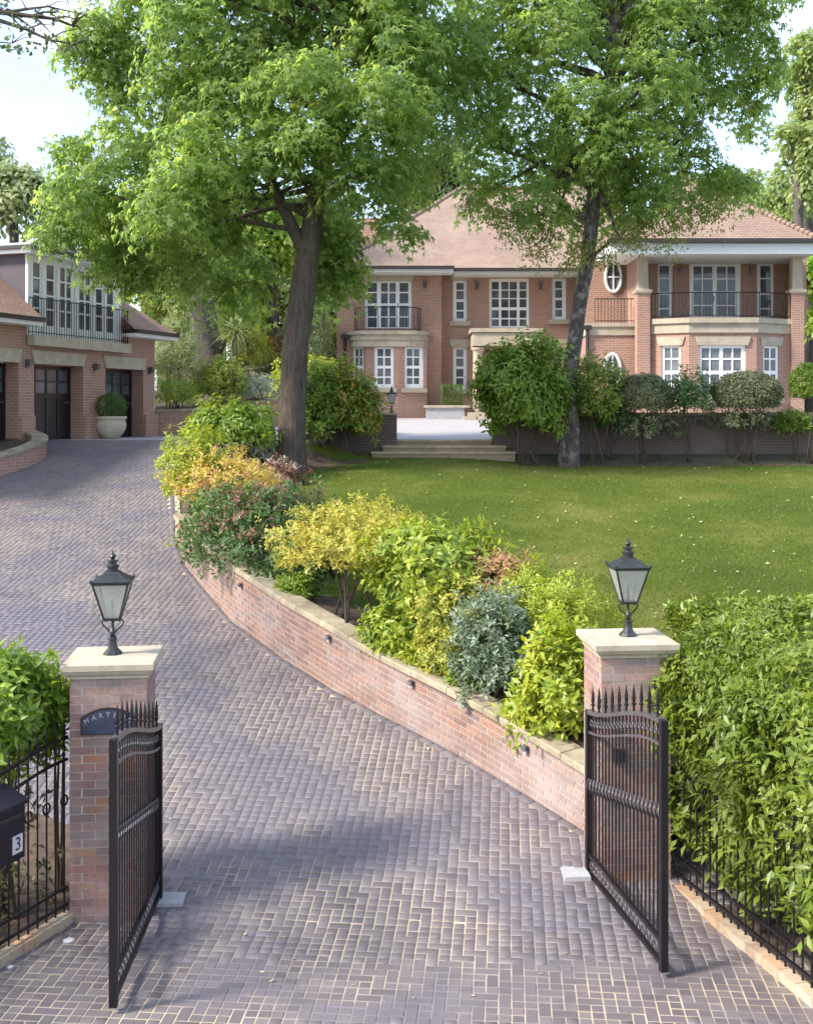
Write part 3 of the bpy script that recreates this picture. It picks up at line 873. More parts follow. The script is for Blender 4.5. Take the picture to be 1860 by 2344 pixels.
wall_light(555, 1342, 'small dark wall light on the curved wall below the dark green shrub')
wall_light(440, 1256, 'small dark wall light near the far low end of the curved wall')

# ------------------------------------------------------------------ gate piers
mb = MB(); mb.box((0, 0, 0), (.2155, .1, .0655)); BR_S = mb.mesh('brick', M['pbrick'])
def pier(corner, rot, z0, label):
    co, si = math.cos(rot), math.sin(rot)
    W = .675
    cx, cy = corner[0] + W / 2 * (co - si), corner[1] + W / 2 * (si + co)
    r = thing('gate_pier', label, 'gate pier', (cx, cy, z0), 'brick piers at the gateway')
    mb = MB(); mb.box((cx, cy, z0 + 1.06), (W - .014, W - .014, 2.22), rot); mb.build('pier_core', M['mortar'], r)
    for c in range(29):
        z = z0 + .0375 + c * .075
        for side in range(4):
            n = 3 if (c + side) % 2 == 0 else 2
            for i in range(n):
                off = (i - (n - 1) / 2) * .2262
                d = W / 2 - .051 + rnd.uniform(-.002, .002)
                lx, ly = ((off, -d), (d, off), (-off, d), (-d, -off))[side]
                link_mesh('brick', BR_S, r, (cx + lx * co - ly * si, cy + lx * si + ly * co, z), (0, 0, rot + side * math.pi / 2))
    q = math.sqrt(2) / 2
    mb = MB()
    mb.lathe((cx, cy, z0 + 2.176), [(q * a, z) for a, z in ((.70, 0), (.70, .022), (.72, .03), (.75, .045), (.765, .062), (.765, .07), (.80, .078), (.805, .13), (.79, .137), (.30, .150))], 4, rot + math.pi / 4)
    mb.build('pier_cap', M['stone'], r)
    return r, cx, cy, z0 + 2.326
PL, plx, ply, plz = pier((-2.985, 10.06), rad(6), -.012, 'left hand brick gate pier carrying the dark arched name plaque')
PR, prx, pry, prz = pier((1.832, 10.70), rad(5), .035, 'right hand brick gate pier standing against the laurel hedge')

# ------------------------------------------------------------------ lanterns
def mat_lamp_glass():
    m = bpy.data.materials.new('lantern glass'); nt, nd, lk, b = nodes_of(m)
    tr = nd.new('ShaderNodeBsdfTransparent'); tr.inputs[0].default_value = (.93, .94, .92, 1)
    b.inputs['Base Color'].default_value = (.6, .6, .56, 1); b.inputs['Roughness'].default_value = .12
    n = noise(nd, lk, 2, pos(nd), 1); f = sockramp(nd, lk, n.outputs['Fac'], -.6, 1.4) if False else n.outputs['Fac']
    ms = nd.new('ShaderNodeMixShader'); lk.new(math_(nd, lk, 'MULTIPLY', f, .75), ms.inputs[0])
    lk.new(tr.outputs[0], ms.inputs[1]); lk.new(b.outputs[0], ms.inputs[2]); lk.new(ms.outputs[0], nd['Material Output'].inputs['Surface'])
    return m
M['lglass'] = mat_lamp_glass()
def lantern(x, y, z, rot, label, k=1.0, group='lanterns on brick piers'):
    r = thing('lantern', label, 'lantern', (x, y, z), group)
    mt = M['lampmetal']
    def P(lx, ly, lz):
        return (x + (lx * math.cos(rot) - ly * math.sin(rot)) * k, y + (lx * math.sin(rot) + ly * math.cos(rot)) * k, z + lz * k)
    mb = MB(); mb.lathe((x, y, z), [(a * k, b * k) for a, b in ((.09, 0), (.09, .012), (.075, .03), (.05, .055), (.04, .085), (.034, .13), (.042, .14), (.042, .15), (.03, .16))], 8, rot + math.pi / 8); mb.build('base', mt, r, False)
    mb = MB(); mb.lathe((x, y, z + .1605 * k), [(a * k, b * k) for a, b in ((.026, 0), (.022, .03), (.034, .04), (.034, .055), (.018, .065), (.013, .10), (.013, .17))], 10); mb.build('stem', mt, r, True)
    for sx in (-1, 1):
        pts = [P(sx * a, 0, b) for a, b in ((.025, .205), (.05, .235), (.085, .265), (.098, .295), (.085, .32), (.066, .318), (.062, .30))]
        mb = MB(); mb.tube(pts, .008 * k, 6); mb.build('scroll', mt, r, True)
    hb, ht, zb, zt = .070, .158, .335, .665
    mb = MB()
    for sx, sy in ((-1, -1), (1, -1), (1, 1), (-1, 1)):
        mb.tube([P(sx * hb, sy * hb, zb), P(sx * ht, sy * ht, zt)], .0095 * k, 6)
    for h, zz, w in ((hb, zb, .009), (ht, zt, .012)):
        for (ax, ay), (bx, by) in (((-1, -1), (1, -1)), ((1, -1), (1, 1)), ((1, 1), (-1, 1)), ((-1, 1), (-1, -1))):
            mb.tube([P(ax * h, ay * h, zz), P(bx * h, by * h, zz)], w * k, 6)
    mb.box(P(0, 0, zb - .012), (2 * hb * k, 2 * hb * k, .012 * k), rot)
    mb.build('lantern_frame', mt, r)
    for s_ in range(4):
        a = rot + s_ * math.pi / 2; c_, s2 = math.cos(a), math.sin(a)
        def Q(lx, d, lz): return (x + (lx * c_ + d * s2) * k, y + (lx * s2 - d * c_) * k, z + lz * k)
        mb = MB(); e = .008; g = .003
        mb.hexa([Q(-hb + e, hb, zb + e), Q(hb - e, hb, zb + e), Q(hb - e, hb - g, zb + e), Q(-hb + e, hb - g, zb + e),
                 Q(-ht + e, ht, zt - e), Q(ht - e, ht, zt - e), Q(ht - e, ht - g, zt - e), Q(-ht + e, ht - g, zt - e)])
        mb.build('glass_pane', M['lglass'], r)
    mb = MB(); q = math.sqrt(2)
    mb.lathe((x, y, z), [(q * a * k, b * k) for a, b in ((.175, .668), (.178, .684), (.12, .715), (.075, .745), (.06, .765))], 4, rot + math.pi / 4); mb.build('roof', mt, r)
    for sx, sy in ((-1, -1), (1, -1), (1, 1), (-1, 1)):
        c = P(sx * .17, sy * .17, .682); mb = MB(); mb.lathe(c, [(.006 * k, 0), (.012 * k, .012 * k), (.004 * k, .03 * k)], 6); mb.build('corner_knob', mt, r)
    mb = MB(); mb.lathe((x, y, z), [(a * k, b * k) for a, b in ((.05, .766), (.05, .80), (.062, .804), (.062, .815), (.04, .822), (.035, .845), (.055, .852), (.055, .86), (.018, .87), (.02, .885), (.034, .90), (.024, .918), (.008, .93), (.004, .955))], 12); mb.build('finial', mt, r, False)
    mb = MB(); mb.lathe((x, y, z), [(.012 * k, zb * k), (.012 * k, (zb + .11) * k), (.016 * k, (zb + .12) * k), (.006 * k, (zb + .16) * k)], 8); mb.build('burner', M['gutter'], r)
    return r
lantern(PX(258, 10.42), 10.42, plz - .004, rad(6), 'black four sided lantern on the left gate pier above the name plaque')
lantern(PX(1437, 11.03), 11.03, prz - .004, rad(5), 'black four sided lantern on the right gate pier beside the hedge')

# ------------------------------------------------------------------ name plaque, keypad
def text(parent, body, size, mat, loc, rz, name='lettering', align='CENTER', tilt=0.0, ext=.002):
    cu = bpy.data.curves.new(name, 'FONT'); cu.body = body; cu.size = size; cu.extrude = ext; cu.align_x = align; cu.align_y = 'CENTER'
    cu.materials.append(mat)
    tmp = bpy.data.objects.new(name, cu); COL.objects.link(tmp)
    me = bpy.data.meshes.new_from_object(tmp.evaluated_get(bpy.context.evaluated_depsgraph_get()))
    bpy.data.objects.remove(tmp); me.name = name
    if not me.materials: me.materials.append(mat)
    o = bpy.data.objects.new(name, me); COL.objects.link(o); o.parent = parent
    o.location = Vector(loc) - base_of(parent)
    o.rotation_euler = (Matrix.Rotation(rz, 3, 'Z') @ Matrix.Rotation(rad(90), 3, 'X') @ Matrix.Rotation(tilt, 3, 'Z')).to_euler()
    return o
plp = Plane((-2.985, 10.06), (math.cos(rad(6)), math.sin(rad(6))))
zc = PZ(1684, 10.05); s0, s1 = plp.s(185), plp.s(312)
plaq = thing('name_plaque', 'dark blue arched name plaque on the left pier partly behind the gate', 'plaque', plp.p((s0 + s1) / 2, zc, .02))
def arch(pl, s0, s1, z0, hs, hm, d0, d1):
    mb = MB(); c = (s0 + s1) / 2; n = 14
    pts = [(s0, z0), (s1, z0)] + [(s1 + (s0 - s1) * i / n, z0 + hs + (hm - hs) * (1 - (2 * i / n - 1) ** 2)) for i in range(n + 1)]
    k = len(pts); mb.v = [pl.p(s, z, d1) for s, z in pts] + [pl.p(s, z, d0) for s, z in pts]
    mb.f = [tuple(range(k)), tuple(reversed(range(k, 2 * k)))] + [((i + 1) % k, i, i + k, (i + 1) % k + k) for i in range(k)]
    return mb
arch(plp, s0, s1, zc, .15, .238, .004, .020).build('plaque_rim', M['plaquerim'], plaq)
arch(plp, s0 + .014, s1 - .014, zc + .012, .132, .208, .0205, .026).build('plaque_face', M['plaque'], plaq)
cs = (s0 + s1) / 2
for i, ch in enumerate('MARTENS'):
    f = (i - 3) / 3.6; s = cs + f * (s1 - s0) * .46; z = zc + .10 + (.075) * (1 - f * f)
    text(plaq, ch, .062, M['lettering'], plp.p(s, z, .0285), rad(6), tilt=-f * .55)
prp = Plane((1.832, 10.70), (math.cos(rad(5)), math.sin(rad(5))))
s = prp.s(1416); z = PZ(1730, 10.7)
kp = thing('entry_keypad', 'small black entry keypad on the right pier seen through the open gate', 'keypad', prp.p(s, z - .06, .02))
mb = MB(); mb.pbox(prp, s - .06, s + .06, z - .06, z + .06, .004, .05); mb.build('case', M['gutter'], kp)
mb = MB()
for i in range(3):
    for j in range(3): mb.pbox(prp, s - .036 + i * .028, s - .018 + i * .028, z - .036 + j * .028, z - .018 + j * .028, .0505, .055)
mb.build('button_pad', M['lampmetal'], kp)

# ------------------------------------------------------------------ gates
def ring_pts(pl, s, z, r, d=0, n=12, sq=1.0):
    return [pl.p(s + r * math.cos(2 * math.pi * i / n) * sq, z + r * math.sin(2 * math.pi * i / n), d) for i in range(n + 1)]
def gate(hinge, near, label, z0=.055):
    h, e = np.array(hinge), np.array(near); W = float(np.hypot(*(e - h)))
    pl = Plane(h, e - h)
    r = thing('gate_leaf', label, 'gate', (h[0], h[1], z0), 'pair of open entrance gate leaves')
    zt = lambda s: 1.66 + .41 * float(sstep(-.08, .98, s / W))
    sz = .06
    for s, z1 in ((sz / 2, zt(0) + .0), (W - sz / 2, zt(W))):
        mb = MB(); mb.pbox(pl, s - sz / 2, s + sz / 2, z0, z1, -sz / 2, sz / 2); mb.build('stile', M['iron'], r)
    def rail(dz, hh, dd, name, mat='iron'):
        mb = MB(); n = 26; P = []
        for i in range(n + 1):
            s = sz + .002 + (W - 2 * sz - .004) * i / n; z = zt(s) + dz
            P.append([pl.p(s, z - hh, -dd), pl.p(s, z - hh, dd), pl.p(s, z, dd), pl.p(s, z, -dd)])
        mb.v = [p for q in P for p in q]
        for i in range(n):
            for j in range(4):
                a, b = i * 4 + j, i * 4 + (j + 1) % 4; mb.f.append((a, b, b + 4, a + 4))
        mb.f += [(0, 3, 2, 1), tuple(n * 4 + j for j in range(4))]
        mb.build(name, M[mat], r)
    rail(0, .035, .03, 'top_rail', 'ironhi'); rail(-.20, .02, .018, 'curved_rail', 'ironhi')
    for z in (z0 + .03, z0 + .21):
        mb = MB(); mb.pbox(pl, sz + .001, W - sz - .001, z, z + .032, -.018, .018); mb.build('bottom_rail', M['iron'], r)
    nb = 19; pitch = (W - 2 * sz) / (nb + 1)
    for i in range(nb):
        s = sz + pitch * (i + 1)
        mb = MB(); mb.tube([pl.p(s, z0 + .243, 0), pl.p(s, zt(s) - .036, 0)], .0085, 6); mb.build('bar', M['iron'], r)
        if i % 2 == 0:
            z = zt(s); mb = MB()
            c = pl.p(s, z + .001, 0)
            mb.lathe(c, [(.011, 0), (.011, .05), (.02, .055), (.02, .068), (.010, .075), (.017, .10), (.013, .15), (.002, .235)], 8)
            mb.build('spike', M['iron'], r)
    for i in range(nb + 1):
        s = sz + pitch * (i + .5)
        z = zt(s) - .036 - .082
        mb = MB(); mb.tube(ring_pts(pl, s, z, .030), .0065, 5, False); mb.build('scroll_ring', M['ironhi'], r, True)
        mb = MB(); mb.tube(ring_pts(pl, s, z0 + .136, .036), .0065, 5, False); mb.build('scroll_ring', M['ironhi'], r, True)
        # acanthus collars along the swept middle line
        zm = .93 + .40 * (s / W)
        mb = MB()
        mb.tube(ring_pts(pl, s, zm + .01, .044), .0075, 5, False)
        for k in (-1, 1):
            mb.tube([pl.p(s + k * pitch * .5, zm - .05, .012), pl.p(s + k * pitch * .44, zm, .03), pl.p(s + k * pitch * .2, zm + .075, .018), pl.p(s + k * pitch * .05, zm + .045, .012)], [.005, .010, .008, .004], 5)
        mb.build('collar', M['ironhi'], r, True)
    for i in range(2):
        z = .35 + i * 1.05; mb = MB(); mb.lathe(pl.p(-.018, z, 0), [(.016, 0), (.016, .09)], 8); mb.build('hinge', M['iron'], r)
    return pl
gate((-2.272, 10.46), (-2.205, 8.53), 'left gate leaf swung open in front of the name plaque pier')
gate((1.748, 10.95), (2.06, 9.06), 'right gate leaf swung open in front of the hedge side pier', .06)

# ------------------------------------------------------------------ slabs, ground lights, kerbs, fences
def slab(x, y, rot, label):
    z = float(drive_z(x, y))
    r = MB(); r.box((x, y, z - .01), (.25, .40, .042), rot, .99)
    o = r.build('concrete_slab', M['slab']); tag(o, label, 'slab', 'pale slabs under the gate hinges')
slab(PX(394, 10.5), 10.5, rad(4), 'pale concrete slab set in the paving beside the left gate hinge')
slab(PX(1312, 10.93), 10.93, rad(4), 'pale concrete slab set in the paving beside the right gate hinge')
for px, py, lab in ((157, 2155, 'round white ground light in the paving before the left pier'), (24, 2216, 'tiny white ground light in the paving by the left kerb'), (1531, 2092, 'tiny white ground light beside the right pier base')):
    x, y = on_drive(px, py); r = thing('ground_light', lab, 'ground light', (x, y, .01), 'recessed lights in the paving')
    k = 1 if px == 157 else .55
    mb = MB(); mb.lathe((x, y, .0), [(.052 * k, 0), (.052 * k, .008), (.046 * k, .010)], 14); mb.build('bezel', M['slab'], r)
    mb = MB(); mb.lathe((x, y, .0105), [(.042 * k, 0), (.038 * k, .003)], 14); mb.build('lens', M['plate'], r)

fl = Plane((-3.02, 10.14), (-.39, -.92), (.92, -.39)); fr = Plane((2.56, 10.82), (.58, -2.08), (-.963, -.268))
def kerb(pl, n, label):
    r = thing('edging_kerb', label, 'kerb', pl.p(0, 0, 0), 'brick kerbs beneath the railings')
    for i in range(n):
        mb = MB(); s = i * .225 + .01
        mb.pbox(pl, s, s + .221, -.05, .085 + rnd.uniform(-.003, .003), -.02, .09); mb.build('kerb_brick', M['kerbbrick'], r)
M['kerbbrick'] = mat_single_brick('kerb brick', [(0.42, 0.33, 0.23), (0.48, 0.37, 0.25), (0.46, 0.27, 0.15), (0.50, 0.42, 0.30)], .25, 2.0)
kerb(fl, 13, 'low brick kerb under the left iron fence and post box')
kerb(fr, 18, 'low brick kerb under the hedge on the right')
def fence(pl, length, label, drop):
    r = thing('iron_fence', label, 'fence', pl.p(0, .08, 0), 'iron fences either side of the gateway')
    zt = lambda s: 1.62 - drop * float(sstep(.1, 1.3, s))
    def bar_rail(fz, hh, name):
        mb = MB(); n = 14; P = []
        for i in range(n + 1):
            s = .01 + length * i / n; z = fz(s); P.append([pl.p(s, z, -.012), pl.p(s, z, .012), pl.p(s, z + hh, .012), pl.p(s, z + hh, -.012)])
        mb.v = [p for q in P for p in q]
        for i in range(n):
            for j in range(4):
                a, b = i * 4 + j, i * 4 + (j + 1) % 4; mb.f.append((a, b, b + 4, a + 4))
        mb.f += [(0, 3, 2, 1), tuple(n * 4 + j for j in range(4))]
        mb.build(name, M['iron'], r)
    bar_rail(zt, .03, 'top_rail'); bar_rail(lambda s: zt(s) - .19, .02, 'upper_rail'); bar_rail(lambda s: .14, .025, 'bottom_rail'); bar_rail(lambda s: .29, .025, 'lower_rail')
    n = int(length / .115)
    for i in range(n):
        s = .05 + i * .115
        mb = MB(); top = zt(s) + .035
        mb.tube([pl.p(s, .08, 0), pl.p(s, top, 0), pl.p(s, top + .05, 0), pl.p(s, top + .14, 0)], [.009, .009, .013, .002], 6); mb.build('bar', M['iron'], r)
        if i % 2 == 0:
            mb = MB(); mb.tube(ring_pts(pl, s, 1.08, .045), .009, 5, False); mb.build('ring', M['iron'], r, True)
            mb = MB(); mb.tube(ring_pts(pl, s + .0575, zt(s) - .085, .05), .007, 5, False); mb.build('ring', M['iron'], r, True)
fence(fl, 2.9, 'black iron fence with rings left of the left pier', .14)
fence(fr, 3.9, 'black iron fence half buried in the hedge right of the right pier', .1)

# post box on the left fence
sb = fl.s(-30); bx = thing('post_box', 'black post box with a white number 3 plate on the left fence', 'post box', fl.p(sb, .9, .12))
z0, z1 = .90, 1.34
mb = MB(); mb.pbox(fl, sb - .17, sb + .17, z0, z1, .03, .24); mb.build('body', M['box'], bx)
mb = MB(); mb.hexa([fl.p(s, z, d) for s, z, d in ((sb - .185, z1 + .001, .27), (sb + .185, z1 + .001, .27), (sb + .185, z1 + .001, .02), (sb - .185, z1 + .001, .02), (sb - .185, z1 + .03, .27), (sb + .185, z1 + .03, .27), (sb + .185, z1 + .13, .02), (sb - .185, z1 + .13, .02))]); mb.build('lid', M['box'], bx)
mb = MB(); mb.pbox(fl, sb - .13, sb + .13, z1 - .09, z1 - .06, .241, .25); mb.build('letter_flap', M['gutter'], bx)
mb = MB(); mb.pbox(fl, sb - .135, sb - .025, z0 + .06, z0 + .205, .241, .249); mb.build('number_plate', M['plate'], bx)
text(bx, '3', .15, M['plaquerim'], fl.p(sb - .08, z0 + .132, .251), math.atan2(-fl.u[1], -fl.u[0]) , ext=.001)
mb = MB(); mb.lathe(fl.p(sb + .0, z0 + .2, .242), [(.012, 0), (.012, .008)], 8); mb.build('lock', M['ironhi'], bx)

# ------------------------------------------------------------------ laurel hedge and the bush on the left
hd = thing('laurel_hedge', 'tall glossy laurel hedge pushing through the iron fence on the right', 'hedge', fr.p(1.0, 0, -1.0))
def hedge_top(a, b): return 2.42 + .10 * np.sin(2.3 * a + 1) * np.cos(1.9 * b) + .06 * np.sin(6 * a + 3 * b) - .25 * np.exp(-b / .15) - .12 * a * .3
def hedge():
    parts = []
    def put(a, b, z, A, n, L, k=6):
        P = np.stack([fr.o[0] + fr.u[0] * a - fr.n[0] * b, fr.o[1] + fr.u[1] * a - fr.n[1] * b, z], 1)
        parts.append(rosettes(P, A, k, L, T_OVAL, (35, 95), .15, .3, .2))
    fn = np.array([fr.n[0], fr.n[1], 0])
    n = 5600                                            # face towards the drive
    a = rng.uniform(-.05, 4.2, n); z = .22 + 2.05 * rng.uniform(0, 1, n) ** .8
    lump = .13 * np.sin(4.1 * a + 2.3 * z) * np.cos(3.7 * z - a) + .07 * np.sin(9 * a + 5 * z)
    b = .10 + lump - .22 * np.clip((z - .45) / 1.0, 0, 1) + np.where(z < .4, .12, 0) + np.abs(rng.normal(0, .12, n))
    put(a, b, z, norm(fn + np.array([0, 0, .55]) + rng.normal(0, .35, (n, 3))), n, .092)
    n = 5800                                            # top
    a = rng.uniform(-1.3, 4.2, n); b = rng.uniform(.05, 3.0, n); b = np.where(a < 0, np.maximum(b, .62), b)
    z = hedge_top(a, b) - np.abs(rng.normal(0, .09, n))
    put(a, b, z, norm(np.array([0, 0, 1.0]) + fn * .25 + rng.normal(0, .4, (n, 3))), n, .09)
    n = 1800                                            # inside
    a = rng.uniform(-.8, 4.2, n); b = rng.uniform(.35, 1.4, n); b = np.where(a < .1, np.maximum(b, .62), b); z = rng.uniform(.2, 2.2, n)
    put(a, b, z, norm(rng.normal(0, 1, (n, 3)) + fn), n, .11)
    n = 500                                             # end facing the lawn and the pier
    b = rng.uniform(.62, 3.0, n); z = rng.uniform(.9, 2.3, n); a = -1.3 + np.abs(rng.normal(0, .12, n))
    put(a, b, z, norm(-np.array([fr.u[0], fr.u[1], 0]) + np.array([0, 0, .5]) + rng.normal(0, .35, (n, 3))), n, .105)
    o = leaf_object('foliage', parts, M['laurel'], hd); o['kind'] = 'stuff'
    tv, tf = T_OVAL
    me = fast_mesh('leaf', tv * .125, tf, M['laurel'])
    for i in range(300):
        a = rng.uniform(0, 2.6); z = rng.uniform(.45, 2.1)
        b = -.06 - .14 * min(1, max(0, (z - .45))) + .10 * math.sin(4.1 * a + 2.3 * z) * math.cos(3.7 * z - a) + rng.uniform(-.05, .05)
        T = Vector((float(fr.n[0]) * .6, float(fr.n[1]) * .6, -.15)) + Vector(rng.normal(0, .55, 3)); T.normalize()
        N = Vector((float(fr.n[0]) * .5, float(fr.n[1]) * .5, 1)) + Vector(rng.normal(0, .3, 3)); N = (N - T * N.dot(T)).normalized()
        B = N.cross(T)
        rot = Matrix((T, B, N)).transposed().to_euler()
        link_mesh('leaf', me, hd, (fr.o[0] + fr.u[0] * a - fr.n[0] * b, fr.o[1] + fr.u[1] * a - fr.n[1] * b, z), rot)
    for i in range(16):
        a = .1 + i * .25; mb = MB(); p0 = fr.p(a, .0, -.75 - rng.uniform(0, .3)); p1 = fr.p(a + rng.normal(0, .2), 2.0, -.7 + rng.normal(0, .3))
        mb.tube(bezier(p0, fr.p(a + rng.normal(0, .2), 1.0, -.7), p1, 6), [.03, .027, .022, .018, .012, .006], 6); mb.build('stem', M['stem'], hd, True)
hedge()
rows = [[fr.p(s, .02 + .03 * math.sin(3 * s + 5 * d), -.13 - d) for s in np.linspace(-.1, 4.3, 12)] for d in np.linspace(0, 4, 6)]
grid_sheet('hedge_bed', rows, M['soil'])
rows = [[(lambda q: (q[0], q[1], float(drive_z(q[0], q[1])) + .035 + .02 * math.sin(3 * s + 5 * d)))(fl.p(s, 0, -.04 - d)) for s in np.linspace(-.35 - .9 * min(1, d), 3.5, 14)] for d in np.linspace(0, 5, 12)]
grid_sheet('fence_bed', rows, M['soil'])
shrub('laurel_bush', 'bright green laurel bush bulging over the left iron fence', 0, 1630, 130, 125, 10.1, 'laurelbright', .12, 700, 7, T_OVAL, .03, 7, .8, zmin=-.8)
shrub('red_shrub', 'small rusty red leaved shrub squeezed between bush and left pier', 138, 1600, 17, 42, 10.5, 'orange', .05, 70, 6, T_OVAL, .03, 3, 1.0)
mb = MB()
for i in range(9):
    s = .3 + i * .3; mb.tube(bezier(fl.p(s, 0, -.5 - .3 * (i % 3)), fl.p(s + .1, .6, -.4), fl.p(s - .1 + .2 * (i % 2), 1.4, -.45), 5), [.022, .02, .016, .012, .008], 6)
under = thing('fence_undergrowth', 'dry brown stems and leaves behind the lower left fence', 'undergrowth', fl.p(1.2, 0, -.5))
mb.build('stem', M['stem'], under, True)
n = 900; a = rng.uniform(-.1, 2.9, n); b = rng.uniform(.12, 1.3, n); z = .1 + 1.1 * rng.uniform(0, 1, n) ** 1.3
P = np.stack([fl.o[0] + fl.u[0] * a - fl.n[0] * b, fl.o[1] + fl.u[1] * a - fl.n[1] * b, z], 1)
leaf_object('foliage', [rosettes(P, rng.normal(0, 1, (n, 3)) + np.array([.6, -.3, .4]), 5, .08, T_OVAL)], M['undergrowth'], under)
# ------------------------------------------------------------------ windows on a facade
PANES = {}
def pane(pl, s0, s1, z0, z1, d, parent):
    w, h = round(s1 - s0, 3), round(z1 - z0, 3)
    ang = round(math.atan2(pl.u[1], pl.u[0]), 4)
    if (w, h) not in PANES:
        mb = MB(); mb.box((0, 0, 0), (w, .008, h)); PANES[(w, h)] = mb.mesh('pane', M['glass'])
    o = link_mesh('pane', PANES[(w, h)], parent, pl.p((s0 + s1) / 2, (z0 + z1) / 2, d), (0, 0, ang))
    return o
def window(parent, pl, rect, cols, rows, d=-.08, name='window', mat='white', th=.06):
    """rect, cols, rows as surveyed on the facade; panes sit 2.5 cm behind the face of the frame"""
    x0, y0, x1, y1 = rect; xm = (x0 + x1) / 2
    s0, s1, z0, z1 = pl.s(x0), pl.s(x1), pl.z(xm, y1), pl.z(xm, y0)
    def slim(iv):                       # glazing bars read wider in the survey than they are
        iv = [list(q) for q in iv]
        for i in range(len(iv) - 1):
            g = iv[i + 1][0] - iv[i][1]; iv[i][1] += g * .22; iv[i + 1][0] -= g * .22
        return iv
    H = [(pl.s(a), pl.s(b), pl.z(xm, q), pl.z(xm, p)) for a, b in slim(cols) for p, q in slim(rows)]
    mb = MB(); mb.holed(pl, s0, s1, z0, z1, H, d, th)
    w = mb.build(name, M[mat], parent)
    for h in H: pane(pl, h[0] - .004, h[1] + .004, h[2] - .004, h[3] + .004, d - .03, w)
    return w, (s0, s1, z0, z1)
def stone(parent, pl, s0, s1, z0, z1, d1, name='stone_sill', flare=0.0, d0=.002):
    mb = MB()
    mb.hexa([pl.p(s, z, d) for s, z, d in ((s0 + flare, z0, d1), (s1 - flare, z0, d1), (s1 - flare, z0, d0), (s0 + flare, z0, d0), (s0, z1, d1), (s1, z1, d1), (s1, z1, d0), (s0, z1, d0))])
    return mb.build(name, M['stone'], parent)
Z2 = lambda x: 700 + x / 2.852
Y2 = lambda y: 440 + y / 2.852
Z3 = lambda x: 1260 + x / 2.852
def cv(f, prs): return [(f(a), f(b)) for a, b in prs]
def rect2(a, b, c, d): return (Z2(a), Y2(b), Z2(c), Y2(d))
def rect3(a, b, c, d): return (Z3(a), Y2(b), Z3(c), Y2(d))

# ------------------------------------------------------------------ the house
GZ = 4.2
house = thing('brick_house', 'large two storey red brick house with white windows and stone balconies', 'house', (PX(1150, 42), 42, GZ))
HL = Plane((0, 41.4), (1, 0)); HM = Plane((0, 42.0), (1, 0))
zt = PZ(627, 41.4)
W = []     # collect openings per wall: (plane, px rect)
def open_of(pl, r): xm = (r[0] + r[2]) / 2; return (pl.s(r[0]), pl.s(r[2]), pl.z(xm, r[3]), pl.z(xm, r[1]))
# left section
rUL = rect2(385, 580, 690, 892)
mb = MB(); mb.holed(HL, HL.s(770), HL.s(1010), GZ - .3, zt, [open_of(HL, rUL)], 0, .2)
e = HL.s(1010); mb.face([(e, 41.4, GZ - .3), (e, 42.0, GZ - .3), (e, 42.0, zt), (e, 41.4, zt)])
e = HL.s(770); mb.face([(e, 52, GZ - .3), (e, 41.4, GZ - .3), (e, 41.4, zt), (e, 52, zt)])
mb.build('wall', M['hbrick'], house)
rows = cv(Y2, [(590, 645), (660, 718), (745, 805), (820, 880)])
w, (s0, s1, z0, z1) = window(house, HL, rUL, cv(Z2, [(402, 452), (500, 530), (548, 576), (620, 668)]), rows, -.05)
mb = MB(); mb.pbox(HL, HL.s(Z2(600)), HL.s(Z2(604)), HL.z(890, Y2(745)), HL.z(890, Y2(725)), -.049, -.02); mb.build('handle', M['iron'], w)
stone(house, HL, s0 - .12, s1 + .12, z1 + .0, z1 + .33, .05, 'stone_lintel', .08)
# curved balcony of the left section
def arc_poly(pl, s0, s1, d, n=18, off=0.0, pw=2.0):
    c, h = (s0 + s1) / 2, (s1 - s0) / 2
    pts = []
    for i in range(n + 1):
        t = -1 + 2 * i / n
        q = pl.p(c + t * (h + off), 0, (d + off) * (1 - abs(t) ** (2 * pw) ) ** .5)
        pts.append(q[:2])
    return pts
a, b = HL.s(800), HL.s(979)
zb0, zb1 = PZ(793, 40.7), PZ(757, 40.7)
mb = MB(); mb.prism(arc_poly(HL, a, b, .72), zb0, zb1 - .32); mb.build('balcony_band', M['stone'], house)
mb = MB(); mb.prism(arc_poly(HL, a, b, .72, off=.04), zb1 - .318, zb1 - .13); mb.build('balcony_band', M['stone'], house)
mb = MB(); mb.prism(arc_poly(HL, a, b, .72, off=.11), zb1 - .128, zb1); mb.build('balcony_slab', M['stone'], house)
bays = [((PX(803, 41.4), 41.40), (PX(838, 40.85), 40.85)), ((PX(838, 40.85), 40.85), (PX(912, 40.72), 40.72)), ((PX(912, 40.72), 40.72), (PX(976, 40.95), 40.95)), ((PX(976, 40.95), 40.95), (PX(979, 41.4), 41.4))]
wins = [(rect2(302, 1012, 374, 1262), [(316, 334), (344, 361)]), (rect2(445, 1012, 572, 1276), [(465, 500), (517, 552)]), (rect2(645, 1012, 767, 1278), [(660, 695), (708, 742)]), None]
for (p, q), w_ in zip(bays, wins):
    pl = Plane(p, np.array(q) - np.array(p)); Lb = float(np.hypot(*(np.array(q) - np.array(p))))
    mb = MB()
    if w_ is None: mb.holed(pl, 0, Lb, GZ - .3, zb0, [], 0, .1)
    else:
        r, cols = w_
        r = (max(r[0], VX + FPX * p[0] / p[1] + 1.5), r[1], min(r[2], VX + FPX * q[0] / q[1] - 1.5), r[3])
        mb.holed(pl, 0, Lb, GZ - .3, zb0, [open_of(pl, r)], 0, .14)
        w, (s0, s1, z0, z1) = window(house, pl, r, cv(Z2, cols), cv(Y2, [(1022, 1068), (1083, 1125), (1157, 1198), (1215, 1252)]), -.05)
        stone(house, pl, s0 - .12, s1 + .12, z0 - .16, z0 - .002, .09, 'stone_sill')
    mb.build('bay_wall', M['hbrick'], house)
